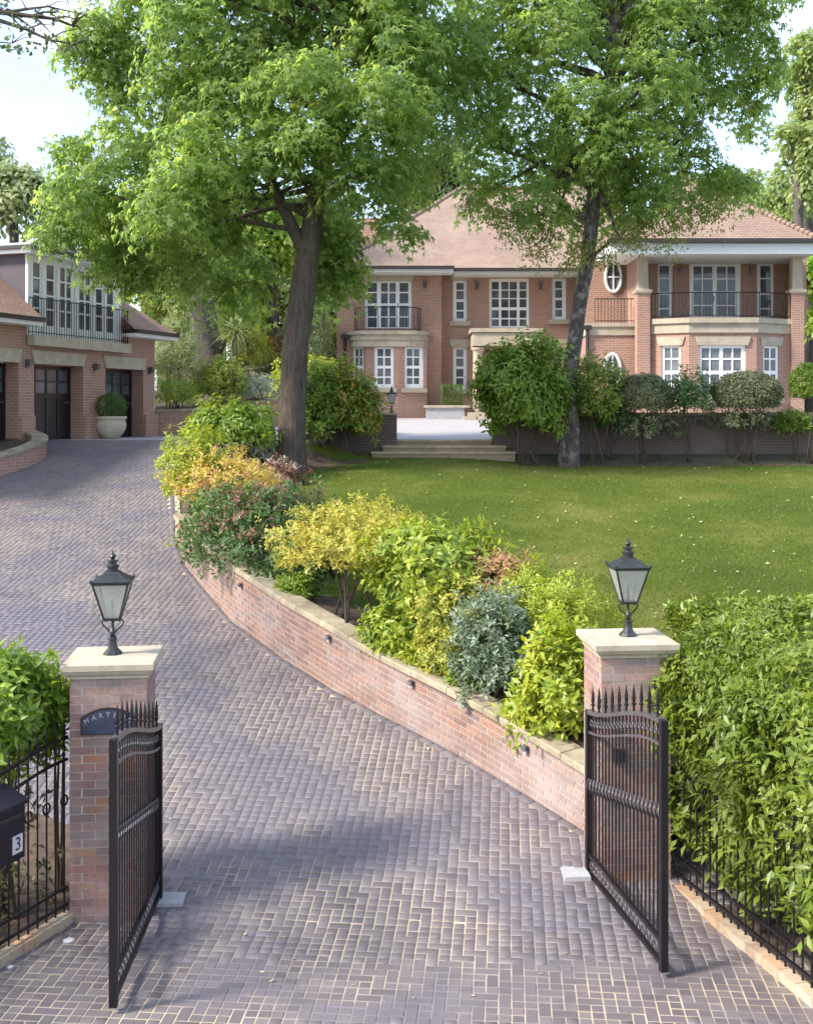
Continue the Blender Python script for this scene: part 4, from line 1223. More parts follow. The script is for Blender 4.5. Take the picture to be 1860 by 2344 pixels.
def railing(parent, pts, z0, z1, pitch=.11, name='balcony_railing', r=.010):
    P = [np.array(p, float) for p in pts]; d = np.r_[0, np.cumsum([np.hypot(*(P[i + 1] - P[i])) for i in range(len(P) - 1)])]
    mb = MB()
    mb.tube([(p[0], p[1], z1) for p in P], .018, 6); mb.tube([(p[0], p[1], z0 + .08) for p in P], .013, 6)
    for s in np.arange(0, d[-1] + .001, pitch):
        x = np.interp(s, d, [p[0] for p in P]); y = np.interp(s, d, [p[1] for p in P]); mb.tube([(x, y, z0), (x, y, z1)], r, 5)
    return mb.build(name, M['iron'], parent)
railing(house, arc_poly(HL, HL.s(811), HL.s(963), .62), zb1 + .001, zb1 + .86)
# middle section
rW4 = rect2(960, 575, 1050, 842); rW5 = rect2(1195, 562, 1457, 884); rW6 = rect2(1605, 562, 1698, 832); rW7 = rect2(960, 1012, 1050, 1288)
rW8 = (rW6[0], rW7[1], rW6[2], rW7[3])
dr = (1112, 800, 1206, 948)
mb = MB(); mb.holed(HM, HM.s(1010), HM.s(1352), GZ - .3, zt, [open_of(HM, r) for r in (rW4, rW5, rW6, rW7, rW8)] + [open_of(HM, dr)], 0, .2)
mb.build('wall', M['hbrick'], house)
def lintel_sill(pl, b, hl=.3, hs=.16, d=.06, sill=True):
    s0, s1, z0, z1 = b
    stone(house, pl, s0 - .16, s1 + .16, z1 + .001, z1 + hl, d, 'stone_lintel', .09)
    if sill: stone(house, pl, s0 - .14, s1 + .14, z0 - hs, z0 - .001, .10, 'stone_sill')
rr = cv(Y2, [(590, 632), (645, 690), (720, 762), (780, 822)])
lintel_sill(HM, window(house, HM, rW4, cv(Z2, [(982, 1030)]), rr)[1], .32)
lintel_sill(HM, window(house, HM, rW5, cv(Z2, [(1213, 1253), (1282, 1320), (1333, 1370), (1402, 1440)]), cv(Y2, [(582, 630), (642, 685), (698, 742), (775, 815), (832, 872)]))[1], .26, sill=False)
lintel_sill(HM, window(house, HM, rW6, cv(Z2, [(1628, 1673)]), cv(Y2, [(578, 622), (637, 680), (708, 752), (768, 810)]))[1], .26)
for r, c in ((rW7, (980, 1028)), (rW8, (1628, 1673))):
    lintel_sill(HM, window(house, HM, r, cv(Z2, [c]), cv(Y2, [(1025, 1070), (1088, 1130), (1158, 1200), (1217, 1260)]))[1], .3)
# porch
pz0, pz1 = PZ(791, 40), PZ(751, 40)
mb = MB(); mb.box(((PX(1082, 40) + PX(1237, 40)) / 2, 40.98, (pz0 + pz1) / 2 - .08), (PX(1237, 40) - PX(1082, 40), 1.95, pz1 - pz0 - .16)); mb.build('porch_entablature', M['stone'], house)
mb = MB(); mb.box(((PX(1077, 40) + PX(1242, 40)) / 2, 40.97, pz1 - .07), (PX(1242, 40) - PX(1077, 40), 2.05, .138)); mb.build('porch_slab', M['stone'], house)
for px in (1093, 1225):
    mb = MB(); mb.lathe((PX(px, 40.25), 40.25, GZ + .1), [(.26, 0), (.26, .10), (.2, .14), (.19, .2), (.165, pz0 - GZ - .36), (.18, pz0 - GZ - .3), (.24, pz0 - GZ - .22), (.24, pz0 - GZ - .16)], 16); mb.build('porch_column', M['stone'], house, False)
b = open_of(HM, dr)
M['frontdoor'] = mat_plain('dark oak front door', (0.06, 0.035, 0.022), 0.4, var=0.3, scale=3)
mb = MB(); mb.holed(HM, b[0], b[1], b[2], b[3], [(b[0] + .12, b[0] + .68, b[2] + .2, b[2] + 1.0), (b[1] - .68, b[1] - .12, b[2] + .2, b[2] + 1.0), (b[0] + .12, b[0] + .68, b[2] + 1.15, b[3] - .15), (b[1] - .68, b[1] - .12, b[2] + 1.15, b[3] - .15)], -.1, .05)
mb.pbox(HM, b[0], b[1], b[2], b[3], -.18, -.152)
fd = mb.build('front_door', M['frontdoor'], house)
mb = MB(); mb.pbox(HM, (b[0] + b[1]) / 2 + .06, (b[0] + b[1]) / 2 + .1, b[2] + 1.0, b[2] + 1.2, -.099, -.05); mb.build('handle', M['ironhi'], fd)
for i, (w_, d_) in enumerate(((2.9, 2.6), (2.6, 2.2))):
    mb = MB(); mb.box((PX(1150, 40.6), 41.9 - d_ / 2, GZ + .07 + i * .14), (w_, d_, .138)); mb.build('porch_step', M['stone'], house)
# wing: ground floor with the angled bay, first floor balcony under the eaves
WP = Plane((0, 37.5), (1, 0)); WU = Plane((0, 39.3), (1, 0)); LK = Plane((0, 38.0), (1, 0)); LU = Plane((0, 40.4), (1, 0))
wz = PZ(742, 37.5); wtop = PZ(576, 37.2)
mb = MB(); mb.holed(LK, LK.s(1345), LK.s(1461), GZ - .6, PZ(765, 38), [], 0, .2); e = LK.s(1345)
mb.face([(e, 42, GZ - .6), (e, 38, GZ - .6), (e, 38, PZ(765, 38)), (e, 42, PZ(765, 38))]); mb.build('wall', M['hbrick'], house)
mb = MB(); mb.pbox(LK, LK.s(1345) - .05, LK.s(1459), PZ(767, 38), PZ(748, 38), -2.38, .05); mb.build('balcony_band', M['stone'], house)
mb = MB(); mb.pbox(LK, LK.s(1343) - .08, LK.s(1459), PZ(747.8, 38), PZ(739, 38), -2.38, .10); mb.build('balcony_slab', M['stone'], house)
railing(house, [LK.p(LK.s(1362), 0, -.1)[:2], LK.p(LK.s(1452), 0, -.1)[:2]], PZ(739, 38), PZ(683, 38))
mb = MB(); mb.holed(LU, LU.s(1330), LU.s(1475), PZ(745, 40), PZ(586, 40.4), [], 0, .2); mb.build('wall', M['hbrick'], house)
def oval(pl, px, py, rx, ry):
    s, z = pl.s(px), pl.z(px, py); k = (pl.o[1]) / FPX; a, b_ = rx * k, ry * k
    mb = MB(); mb.tube([pl.p(s + a * math.cos(t), z + b_ * math.sin(t), .03) for t in np.linspace(0, 2 * math.pi, 33)], .055, 6, False)
    mb.pbox(pl, s - .025, s + .025, z - b_ * .97, z + b_ * .97, .02, .05)
    mb.pbox(pl, s - a * .97, s - .026, z - .025, z + .025, .02, .05); mb.pbox(pl, s + .026, s + a * .97, z - .025, z + .025, .02, .05)
    w = mb.build('oval_window', M['white'], house)
    for q in range(4):
        t = np.linspace(q * math.pi / 2, (q + 1) * math.pi / 2, 9)
        mb = MB(); pts = [(s, z)] + [(s + a * math.cos(x), z + b_ * math.sin(x)) for x in t]
        n = len(pts); mb.v = [pl.p(x, y, .012) for x, y in pts] + [pl.p(x, y, .004) for x, y in pts]
        mb.f = [tuple(range(n)), tuple(reversed(range(n, 2 * n)))] + [(i, i + n, (i + 1) % n + n, (i + 1) % n) for i in range(n)]
        mb.build('pane', M['glass'], w)
oval(LU, 1403, 634, 18, 34); oval(LK, 1401, 846, 18, 36)
# piers and columns
for a_, b_ in ((1458, 1487), (1812, 1840)):
    x0, x1 = PX(a_, 37.3), PX(b_, 37.3); xm = (x0 + x1) / 2
    mb = MB(); zc = PZ(673, 37.3); mb.box((xm, 37.3 + .21, (GZ - .6 + zc) / 2), (x1 - x0, .42, zc - GZ + .6)); mb.build('brick_pier', M['hbrick'], house)
    mb = MB(); q = math.sqrt(2) / 2; mb.lathe((xm, 37.51, zc), [(q * w_, z_) for w_, z_ in ((.44, .001), (.54, .06), (.54, .14), (.40, .17))], 4, math.pi / 4); mb.build('pier_cap', M['stone'], house)
    mb = MB(); mb.lathe((xm, 37.51, zc + .171), [(q * w_, z_) for w_, z_ in ((.38, 0), (.33, .06), (.31, wtop - zc - .33), (.38, wtop - zc - .27), (.40, wtop - zc - .174))], 4, math.pi / 4); mb.build('stone_column', M['stone'], house)
# bay
pts = [(PX(1487, 37.5), 37.5), (PX(1576, 36.85), 36.85), (PX(1731, 36.85), 36.85), (PX(1795, 37.5), 37.5), (PX(1814, 37.5), 37.5)]
wz0 = PZ(762, 37)
bw = [(rect3(722, 1000, 845, 1345), [(740, 778), (790, 832)], (700, 860, 940, 1000)), (rect3(972, 998, 1272, 1345), [(988, 1035), (1048, 1095), (1135, 1180), (1197, 1245)], 0), (rect3(1388, 1002, 1490, 1345), [(1400, 1430), (1445, 1475)], 0), None]
for i in range(4):
    p, q = np.array(pts[i]), np.array(pts[i + 1]); pl = Plane(p, q - p); Lb = float(np.hypot(*(q - p))); mb = MB()
    if bw[i] is None: mb.holed(pl, 0, Lb, GZ - .6, wz0, [], 0, .1)
    else:
        r, cols, _ = bw[i]
        mb.holed(pl, 0, Lb, GZ - .6, wz0, [open_of(pl, r)], 0, .14)
        w, bb = window(house, pl, r, cv(Z3, cols), cv(Y2, [(1017, 1078), (1097, 1155), (1197, 1245), (1262, 1325)]), -.05)
        lintel_sill(pl, bb, .28, .14, .05)
    mb.build('bay_wall', M['hbrick'], house)
def off_poly(o):
    return [(pts[0][0] - .0, 37.52), (pts[0][0] + .01, 37.5 - o), (pts[1][0] - .02, pts[1][1] - o), (pts[2][0] + .03, pts[2][1] - o), (pts[3][0] + .03, 37.5 - o), (PX(1811, 37.5), 37.5 - o), (PX(1811, 37.5), 37.52)]
for z0_, z1_, o_, nm in ((PZ(762, 37), PZ(740, 37), .06, 'balcony_band'), (PZ(739.8, 37), PZ(728, 37), .14, 'balcony_slab')):
    mb = MB(); mb.prism(off_poly(o_), z0_, z1_); mb.build(nm, M['stone'], house)
mb = MB(); mb.box(((PX(1487, 37.5) + PX(1811, 37.5)) / 2, 38.42, PZ(735, 37)), (PX(1811, 37.5) - PX(1487, 37.5), 1.75, .16)); mb.build('balcony_floor', M['stone'], house)
railing(house, [(PX(1490, 37.5), 37.42), (pts[1][0], 36.95), (pts[2][0], 36.95), (PX(1808, 37.5), 37.42)], PZ(728, 37), PZ(669, 37))
rA, rB, rC = rect3(700, 452, 800, 815), rect3(905, 440, 1245, 815), rect3(1345, 452, 1458, 815)
mb = MB(); mb.holed(WU, WU.s(1470), WU.s(1845), PZ(740, 39.3), PZ(565, 39.3), [open_of(WU, r) for r in (rA, rB, rC)], 0, .15)
e = PX(1842, 37.5); mb.face([(e, 37.75, GZ - .6), (e, 47, GZ - .6), (e, 47, wtop), (e, 37.75, wtop)])
e = PX(1840, 37.5); mb.face([(e, 39.3, PZ(740, 39.3)), (e, 37.72, PZ(740, 39.3)), (e, 37.72, wtop), (e, 39.3, wtop)])
e = PX(1460, 37.5); mb.face([(e, 37.72, wz), (e, 39.4, wz), (e, 39.4, wtop), (e, 37.72, wtop)])
mb.build('wall', M['hbrick'], house)
r4 = cv(Y2, [(478, 552), (568, 643), (675, 748), (768, 808)])
lintel_sill(WU, window(house, WU, rA, cv(Z3, [(712, 775)]), r4)[1], .34, sill=False)
w, bb = window(house, WU, rB, cv(Z3, [(935, 985), (1000, 1048), (1098, 1145), (1160, 1208)]), cv(Y2, [(482, 555), (570, 640), (655, 730), (745, 802)])); lintel_sill(WU, bb, .34, sill=False)
mb = MB(); mb.pbox(WU, WU.s(Z3(1064)), WU.s(Z3(1068)), WU.z(1632, Y2(710)), WU.z(1632, Y2(675)), -.079, -.03); mb.build('handle', M['ironhi'], w)
lintel_sill(WU, window(house, WU, rC, cv(Z3, [(1372, 1438)]), r4)[1], .34, sill=False)
# wall lanterns and pipes
for pl, px, py in ((HL, 972, 652), (HM, 1091, 655), (HM, 1237, 655), (WU, 1558, 622), (WU, 1718, 622), (WP, 1454 - 0, 632)):
    if pl is WP: continue
    s, z = pl.s(px), pl.z(px, py); mb = MB(); mb.pbox(pl, s - .04, s + .04, z - .12, z + .12, .002, .03); mb.pbox(pl, s - .06, s + .06, z - .02, z + .16, .0305, .13); mb.build('wall_lamp', M['ironhi'], house)
for pl, px, ya, yb in ((HL, 790, 775, 950), (LK, 1343, 755, 950)):
    s = pl.s(px); mb = MB(); mb.tube([pl.p(s, pl.z(px, yb), .07), pl.p(s, pl.z(px, ya), .07)], .055, 8); mb.pbox(pl, s - .13, s + .13, pl.z(px, ya), pl.z(px, ya - 10), .005, .16); mb.build('drainpipe', M['gutter'], house)
# roofs
def roof_poly(mb, *pts): mb.face(pts)
ez = PZ(613, 40.9); sl = math.tan(rad(33))
xl, xr = PX(752, 40.9), PX(1480, 40.9); yf, yb = 40.9, 53.5; hr = (yb - yf) / 2; rz = ez + hr * sl
main = MB()
main.face([(xl, yf, ez), (xr, yf, ez), (xr, yf + hr, rz), (xl + hr * .80, yf + hr, rz)])
main.face([(xl, yb, ez), (xl, yf, ez), (xl + hr * .80, yf + hr, rz)])
main.face([(xr, yb, ez), (xl, yb, ez), (xl + hr * .80, yf + hr, rz), (xr, yf + hr, rz)])
main.build('roof', M['tile'], house)
# small hipped projection over the left section
ax, bx_ = PX(752, 40.3), PX(1040, 40.3); yy = 40.3; h2 = (bx_ - ax) / 2; xm = (ax + bx_) / 2
lr = MB(); top = ez + .004 + h2 * sl
lr.face([(ax, yy, ez + .004), (bx_, yy, ez + .004), (xm, yy + h2, top)])
lr.face([(bx_, yy, ez + .004), (bx_, yf, ez + .004), (xm, yf + h2, top), (xm, yy + h2, top)])
lr.face([(ax, yf, ez + .004), (ax, yy, ez + .004), (xm, yy + h2, top), (xm, yf + h2, top)])
lr.build('roof', M['tile'], house)
mb = MB(); mb.box(((ax + bx_) / 2, yy + .02, ez - .05), (bx_ - ax, .14, .11)); mb.box(((bx_ + xr) / 2 + .01, yf + .0, ez - .055), (xr - bx_, .14, .105)); mb.build('gutter', M['gutter'], house)
mb = MB(); mb.box(((ax + bx_) / 2, yy + .55, ez - .16), (bx_ - ax - .06, .95, .11)); mb.box(((bx_ + xr) / 2, yf + .6, ez - .16), (xr - bx_ - .02, .98, .108)); mb.build('soffit', M['white'], house)
# wing roof
wy = 36.6; we = PZ(546, wy); wl_, wr_ = PX(1398, wy), PX(1872, wy); ws2 = math.tan(rad(38)); hw = (wr_ - wl_) / 2; wtz = we + hw * ws2
wing = MB(); xm = (wl_ + wr_) / 2
wing.face([(wl_, wy, we), (wr_, wy, we), (xm, wy + hw, wtz)])
wing.face([(wr_, wy, we), (wr_, wy + 14, we), (xm, wy + 14, wtz), (xm, wy + hw, wtz)])
wing.face([(wl_, wy + 14, we), (wl_, wy, we), (xm, wy + hw, wtz), (xm, wy + 14, wtz)])
wing.build('roof', M['tile'], house)
mb = MB(); mb.box((xm, wy, we - .06), (wr_ - wl_ + .1, .15, .13)); mb.build('gutter', M['gutter'], house)
mb = MB(); mb.box((xm, wy + 1.5, we - .30), (wr_ - wl_ - .04, 2.8, .34)); mb.build('soffit', M['white'], house)
def hips(a, b, n, sz):
    a, b = Vector(a), Vector(b); d = (b - a)
    mb0 = MB()
    L = d.length / n
    mb0.lathe((0, 0, 0), [(sz * 1.15, 0), (sz * .75, L * 1.25)], 7)
    me = mb0.mesh('hip_tile', M['hip'])
    q = d.to_track_quat('Z', 'Y').to_euler()
    for i in range(n): link_mesh('hip_tile', me, house, a + d * (i / n) + Vector((0, 0, .0)), q)
hips((wr_, wy, we), (xm, wy + hw, wtz), 30, .11); hips((wl_, wy, we), (xm, wy + hw, wtz), 30, .11)
hips((ax, yy, ez), ((ax + bx_) / 2, yy + h2, top), 16, .09); hips((xl, yf, ez), (xl + hr * .8, yf + hr, rz), 34, .10)
mb = MB(); mb.tube([(xl + hr * .8, yf + hr, rz + .0), (xr, yf + hr, rz + .0)], .12, 8); mb.build('ridge', M['hip'], house)
# chimney
cz0, cz1 = PZ(585, 43), PZ(487, 43); cx = PX(847, 43)
mb = MB(); mb.box((cx, 43.3, (cz0 + cz1) / 2 - .3), (.72, .72, cz1 - cz0 + .2)); mb.box((cx, 43.3, cz1 - .29), (.80, .80, .16)); mb.build('chimney', M['hbrick'], house)

# planter by the porch
pg = thing('stone_planter', 'pale stone planter with slab top beside the porch steps', 'planter', (PX(1018, 40.2), 40.2, GZ + .05))
mb = MB(); mb.box((PX(1018, 40.2), 40.3, GZ + .22), (PX(1062, 40.2) - PX(976, 40.2), .8, .44)); mb.build('body', M['slab'], pg)
mb = MB(); mb.box((PX(1022, 40.2), 40.3, GZ + .485), (PX(1074, 40.2) - PX(970, 40.2), .92, .085)); mb.build('slab_top', M['stone'], pg)
def box_shrub():
    c = np.array([PX(1033, 40.2), 40.3, 0]); z0, z1 = GZ + .53, PZ(880, 40.2); hx = .38
    r = thing('box_cube', 'square clipped box shrub standing on the stone planter', 'shrub', (c[0], c[1], z0))
    n = 900; P = rng.uniform(-1, 1, (n, 3)); ax = rng.integers(0, 3, n); P[np.arange(n), ax] = np.sign(P[np.arange(n), ax]) * rng.uniform(.85, 1.02, n)
    A = norm(P ** 3 + rng.normal(0, .2, P.shape)); P = c + np.array([0, 0, (z0 + z1) / 2]) + P * np.array([hx, hx, (z1 - z0) / 2])
    leaf_object('foliage', [rosettes(P, A, 5, .05, T_OVAL)], M['boxleaf'], r)
    mb = MB(); mb.tube([(c[0], c[1], z0), (c[0], c[1], z1 - .2)], .03, 6); mb.build('stem', M['stem'], r)
box_shrub()

# ------------------------------------------------------------------ garden walls and steps
def brick_wall(label, x0, x1, y, z0, z1, group, lx=None):
    r = thing('garden_wall', label, 'wall', ((x0 + x1) / 2, y, z0), group)
    mb = MB(); mb.box(((x0 + x1) / 2, y + .15, (z0 + z1 - .07) / 2), (x1 - x0, .3, z1 - z0 - .07)); mb.build('wall_body', M['dbrick'], r)
    n = max(1, round((x1 - x0) / .6))
    for i in range(n):
        a = x0 - .03 + (x1 - x0 + .06) * i / n; b = x0 - .03 + (x1 - x0 + .06) * (i + 1) / n
        mb = MB(); mb.box(((a + b) / 2, y + .15, z1 - .035), (b - a - .008, .38, .066)); mb.build('coping_stone', M['coping'], r)
    return r
brick_wall('long shaded brick wall behind the lawn to the right of the steps', PX(1125, 30), 15.5, 29.9, 2.8, PZ(944, 30), 'brick walls either side of the garden steps')
brick_wall('short brick wall left of the garden steps behind the rhododendron', PX(690, 30), PX(908, 30), 29.9, 2.8, PZ(944, 30), 'brick walls either side of the garden steps')
M['tread'] = weathered(mat_plain('worn sandstone tread', (0.36, 0.28, 0.18), 0.85, var=0.2, scale=4), (0.16, 0.12, 0.07), 0.6)
st = thing('garden_steps', 'three broad sandstone steps from the lawn up to the courtyard', 'steps', (1.0, 29.5, 3.3))
for (a, b, y, yb_, zt_) in ((908, 1124, 29.88, 30.35, 1006), (876, 1157, 29.50, 29.9, 1020), (850, 1179, 29.10, 29.52, 1034)):
    x0, x1 = PX(a, y), PX(b, y); z = PZ(zt_, y); n = 16
    def poly(o): return [(x1 + o * .5, yb_), (x0 - o * .5, yb_)] + [(x0 - o * .5 + (x1 - x0 + o) * i / n, y - o - .10 * math.sin(math.pi * i / n)) for i in range(n + 1)]
    mb = MB(); mb.prism(poly(0.0), z - .30, z - .055); mb.build('riser', M['step'], st)
    mb = MB(); mb.prism(poly(.03), z - .0545, z); mb.build('tread', M['tread'], st)
lantern(PX(896, 30.05), 30.05, PZ(944, 30), 0, 'small black lantern on the wall left of the garden steps', .74, 'small lanterns beside the garden steps')
lantern(PX(1139, 30.05), 30.05, PZ(944, 30), 0, 'small black lantern on the wall right of the steps behind the big bush', .74, 'small lanterns beside the garden steps')

def low_wall(name, label, pts, h0, group, thick=.3, body='dbrick', n_st=.6):
    """pts (x, y, z top); body goes h0 below the top"""
    s, P, d = resample(np.array(pts, float), .1)
    for k in range(3):
        for _ in range(12): P[1:-1, k] = (P[:-2, k] + 2 * P[1:-1, k] + P[2:, k]) / 4
    T = np.gradient(P[:, :2], axis=0); T /= np.hypot(T[:, 0], T[:, 1])[:, None]; O = np.stack([T[:, 1], -T[:, 0]], 1)
    r = thing(name, label, 'wall', tuple(P[len(P) // 2] - np.array([0, 0, h0])), group)
    def strip(nm, i0, i1, prof, mat):
        mb = MB(); k = len(prof)
        for i in range(i0, i1 + 1): mb.v += [(P[i, 0] + O[i, 0] * a, P[i, 1] + O[i, 1] * a, P[i, 2] + z) for a, z in prof]
        for i in range(i1 - i0):
            for j in range(k):
                a, b = i * k + j, i * k + (j + 1) % k; mb.f.append((a, b, b + k, a + k))
        mb.f += [tuple(reversed(range(k))), tuple((i1 - i0) * k + j for j in range(k))]
        mb.build(nm, M[mat], r)
    N = len(P) - 1
    strip('wall_body', 0, N, [(0, -h0), (0, -.08), (-thick, -.08), (-thick, -h0)], body)
    k = int(round(n_st / .1)); i = 0
    while i < N:
        j = min(N, i + k)
        strip('coping_stone', i, j, [(.05, -.079), (.05, -.01), (.03, 0), (-thick - .02, 0), (-thick - .04, -.01), (-thick - .04, -.079)], 'coping'); i = j
    return r
a = on_drive(-40, 1140); b = on_drive(40, 1101); c = on_drive(76, 1078)
low_wall('planter_wall', 'curved brick planter wall with pale coping at the left edge of the drive', [(PX(-120, 29.8), 29.8, 4.42), (PX(-20, 29.5), 29.5, PZ(968, 29.5)), (PX(45, 29.0), 29.0, PZ(982, 29.0)), (PX(74, 28.2), 28.2, PZ(992, 28.2)), (PX(80, 27.6), 27.6, PZ(1002, 27.6)), (PX(66, 27.0), 27.0, PZ(1013, 27.0)), (PX(30, 26.4), 26.4, PZ(1026, 26.4)), (PX(-40, 25.6), 25.6, PZ(1046, 25.6)), (PX(-140, 24.6), 24.6, PZ(1075, 24.6))], 1.3, 'curved walls by the garage', .3, 'hbrick')
mb = MB(); mb.face([(PX(-120, 29.5), 29.5, 4.0), (PX(-140, 24.9), 24.9, 3.0), (PX(20, 26.7), 26.7, 3.55), (PX(60, 27.5), 27.5, 3.72), (PX(50, 28.3), 28.3, 3.8), (PX(10, 29.2), 29.2, 3.95)]); o = mb.build('planter_bed', M['soil']); o['kind'] = 'structure'
low_wall('bank_wall', 'low curved brick wall with pale coping between garage and big tree', [(PX(352, 34.4), 34.4, PZ(937, 34.4)), (PX(420, 34.8), 34.8, PZ(936, 34.8)), (PX(491, 35.4), 35.4, PZ(930, 35.4)), (PX(560, 36.3), 36.3, PZ(921, 36.3)), (PX(632, 37.4), 37.4, PZ(912, 37.4)), (PX(700, 38.8), 38.8, PZ(903, 38.8)), (PX(760, 40.8), 40.8, PZ(896, 40.8))], 1.5, 'curved walls by the garage', .3, 'hbrick')
BANK = lambda X, Y: 4.45 + .14 * (Y - 35) + .08 * (X + 7)
rows = []
for t in np.linspace(0, 1, 8):
    r = []
    for q in np.linspace(0, 1, 10):
        x = PX(352, 34.6) + (PX(760, 41) - PX(352, 34.6)) * q; y = 34.7 + 6.2 * q ** 1.6 + t * 12
        r.append((x - t * 2.5 * (1 - q), y, float(BANK(x, y)) + .3 * t))
    rows.append(r)
grid_sheet('bank', rows, M['soil'])

# ------------------------------------------------------------------ garage
GP = Plane((PX(70, 28.8), 28.8), (.334, .943))
gar = thing('garage', 'red brick garage block with three dark doors under a white dormer window', 'garage', GP.p(3, 3.76))
gf = 3.70; gez = 6.86
ops = []
d2 = (GP.s(78), GP.s(190)); d1 = (GP.s(241), GP.s(328)); s3 = GP.s(43); d3 = (s3 - 2.25, s3)
dtop = GP.z(130, 835)
sE = GP.s(354)
mb = MB(); mb.holed(GP, -7.0, sE, gf, gez, [(a, b, gf - 1, dtop) for a, b in (d1, d2, d3)], 0, .45)
mb.face([GP.p(sE, gf, 0), GP.p(sE, gf, -5), GP.p(sE, gez, -5), GP.p(sE, gez, 0)])
mb.build('wall', M['hbrick'], gar)
for a, b in (d1, d2, d3):
    stone(gar, GP, a - .14, b + .10, dtop - .002, dtop + .34, .05, 'stone_lintel', .12)
    w = b - a; dd = -.40; z0, z1 = gf + .06, dtop - .005
    cols = [(a + .08 + (w - .16) * i / 4 + .03, a + .08 + (w - .16) * (i + 1) / 4 - .03) for i in range(4)]
    hw_ = [(c0, c1, z1 - .75 + .33 * j + .02, z1 - .75 + .33 * (j + 1) - .02) for c0, c1 in cols for j in range(2)]
    hp = [(c0, c1, z0 + .1, z1 - .86) for c0, c1 in cols]
    mb = MB(); mb.holed(GP, a, b, z0, z1, hw_ + hp, dd, .05)
    g = mb.build('garage_door', M['garagedoor'], gar)
    for h in hw_: pane(GP, h[0] - .004, h[1] + .004, h[2] - .004, h[3] + .004, dd - .03, g)
    for h in hp:
        mb = MB(); mb.pbox(GP, h[0] + .001, h[1] - .001, h[2] + .001, h[3] - .001, dd - .05, dd - .02); mb.build('door_panel', M['garagedoor'], g)
    mb = MB(); mb.pbox(GP, b - .3, b - .12, z0 + .98, z0 + 1.02, dd + .001, dd + .05); mb.build('handle', M['ironhi'], g)
for a, b in ((s3, d2[0]), (d2[1], d1[0]), (d1[1], sE)):
    mb = MB(); mb.pbox(GP, a + .03, b - .03 if b < sE else b + .06, gf, gf + .72, .001, .07); mb.build('pier_plinth', M['hbrick'], gar)
    m_ = (a + b) / 2; mb = MB(); z = GP.z(215, 842); mb.pbox(GP, m_ - .05, m_ + .05, z - .1, z + .1, .002, .03); mb.pbox(GP, m_ - .07, m_ + .07, z - .04, z + .12, .031, .15); mb.build('wall_lamp', M['ironhi'], gar)
# dormer
a, b = GP.s(61), GP.s(275); zs = GP.z(73.6, 768); zd = 8.50; zsill = zs - .26
rows_ = [(GP.z(112, q), GP.z(112, p)) for p, q in ((607, 639), (643, 676), (680, 707), (711, 746))]
cols_ = [(GP.s(p), GP.s(q)) for p, q in ((72.8, 88.8), (103.5, 120.7), (135, 146.2), (149.4, 160), (178.8, 190.3), (193.3, 203.6), (216.9, 231.2), (242.2, 256.5))]
dm = MB(); H = [(c0, c1, z0, z1) for c0, c1 in cols_ for z0, z1 in rows_]
dm.holed(GP, a, b, zs, zd, H, .04, .08)
dwin = dm.build('dormer_window', M['white'], gar)
for h in H: pane(GP, h[0] - .004, h[1] + .004, h[2] - .004, h[3] + .004, .005, dwin)
for i in (0, 1, 3, 5, 6):     # door leaves stand proud between the lights
    x = (cols_[i][1] + cols_[i + 1][0]) / 2; mb = MB(); mb.pbox(GP, x - .04, x + .04, zs + .1, zd - .25, .041, .075); mb.build('mullion', M['white'], dwin)
mb = MB(); mb.pbox(GP, a, a + .12, gez - .5, zd - .001, -3.5, -.045); mb.build('dormer_cheek', M['lead'], gar)
mb = MB(); mb.pbox(GP, b - .12, b, gez - .5, zd - .001, -3.5, -.045); mb.build('dormer_cheek', M['lead'], gar)
mb = MB(); mb.pbox(GP, a - .22, b + .22, zd, zd + .10, -3.6, .30); mb.build('dormer_fascia', M['white'], gar)
mb = MB(); mb.pbox(GP, a - .30, b + .30, zd + .101, zd + .19, -3.7, .38); mb.build('dormer_roof_edge', M['gutter'], gar)
mb = MB(); mb.pbox(GP, a - .26, b + .26, zd + .191, zd + .25, -3.66, .33); mb.build('dormer_flat_roof', M['flatroof'], gar)
mb = MB(); mb.pbox(GP, a - .02, b + .18, zsill, zs, .041, .26); mb.build('balcony_slab', M['stone'], gar)
railing(gar, [GP.p(a + .0, 0, .06)[:2], GP.p(a + .04, 0, .22)[:2], GP.p(b + .10, 0, .22)[:2], GP.p(b + .14, 0, .06)[:2]], zs + .001, zs + .95, .105, 'dormer_railing')
# roof either side of the dormer
tp = math.tan(rad(40)); ed = .5; rzg = 8.45; run = (rzg - gez) / tp
def R(s, d, z): return GP.p(s, z, d)
rf = MB()
rf.face([R(-7.5, ed, gez), R(a, ed, gez), R(a, ed - run, rzg), R(-7.5, ed - run, rzg)])
sx = sE + .45
rf.face([R(b, ed, gez), R(sx, ed, gez), R(sx - run, ed - run, rzg), R(b, ed - run, rzg)] if sx - run > b else [R(b, ed, gez), R(sx, ed, gez), R(b, ed - (sx - b), gez + (sx - b) * tp)])
rf.face([R(sx, ed, gez), R(sx, -5.5, gez), R(sx - run, -5.5 + run, rzg), R(sx - run, ed - run, rzg)])
rf.face([R(-7.5, ed - run, rzg), R(sx - run, ed - run, rzg), R(sx - run, -5.5 + run, rzg), R(-7.5, -5.5 + run, rzg)])
rf.build('roof', M['tile2'], gar)
for s0_, s1_ in ((-7.5, a - .02), (b + .02, sx)):
    mb = MB(); mb.pbox(GP, s0_, s1_, gez - .10, gez + .01, ed - .02, ed + .10); mb.build('gutter', M['gutter'], gar)
    mb = MB(); mb.pbox(GP, s0_, s1_, gez - .20, gez - .101, .001, ed + .02); mb.build('soffit', M['white'], gar)
mb = MB(); mb.pbox(GP, sx - .02, sx + .10, gez - .10, gez + .01, -5.5, ed - .03); mb.build('gutter', M['gutter'], gar)
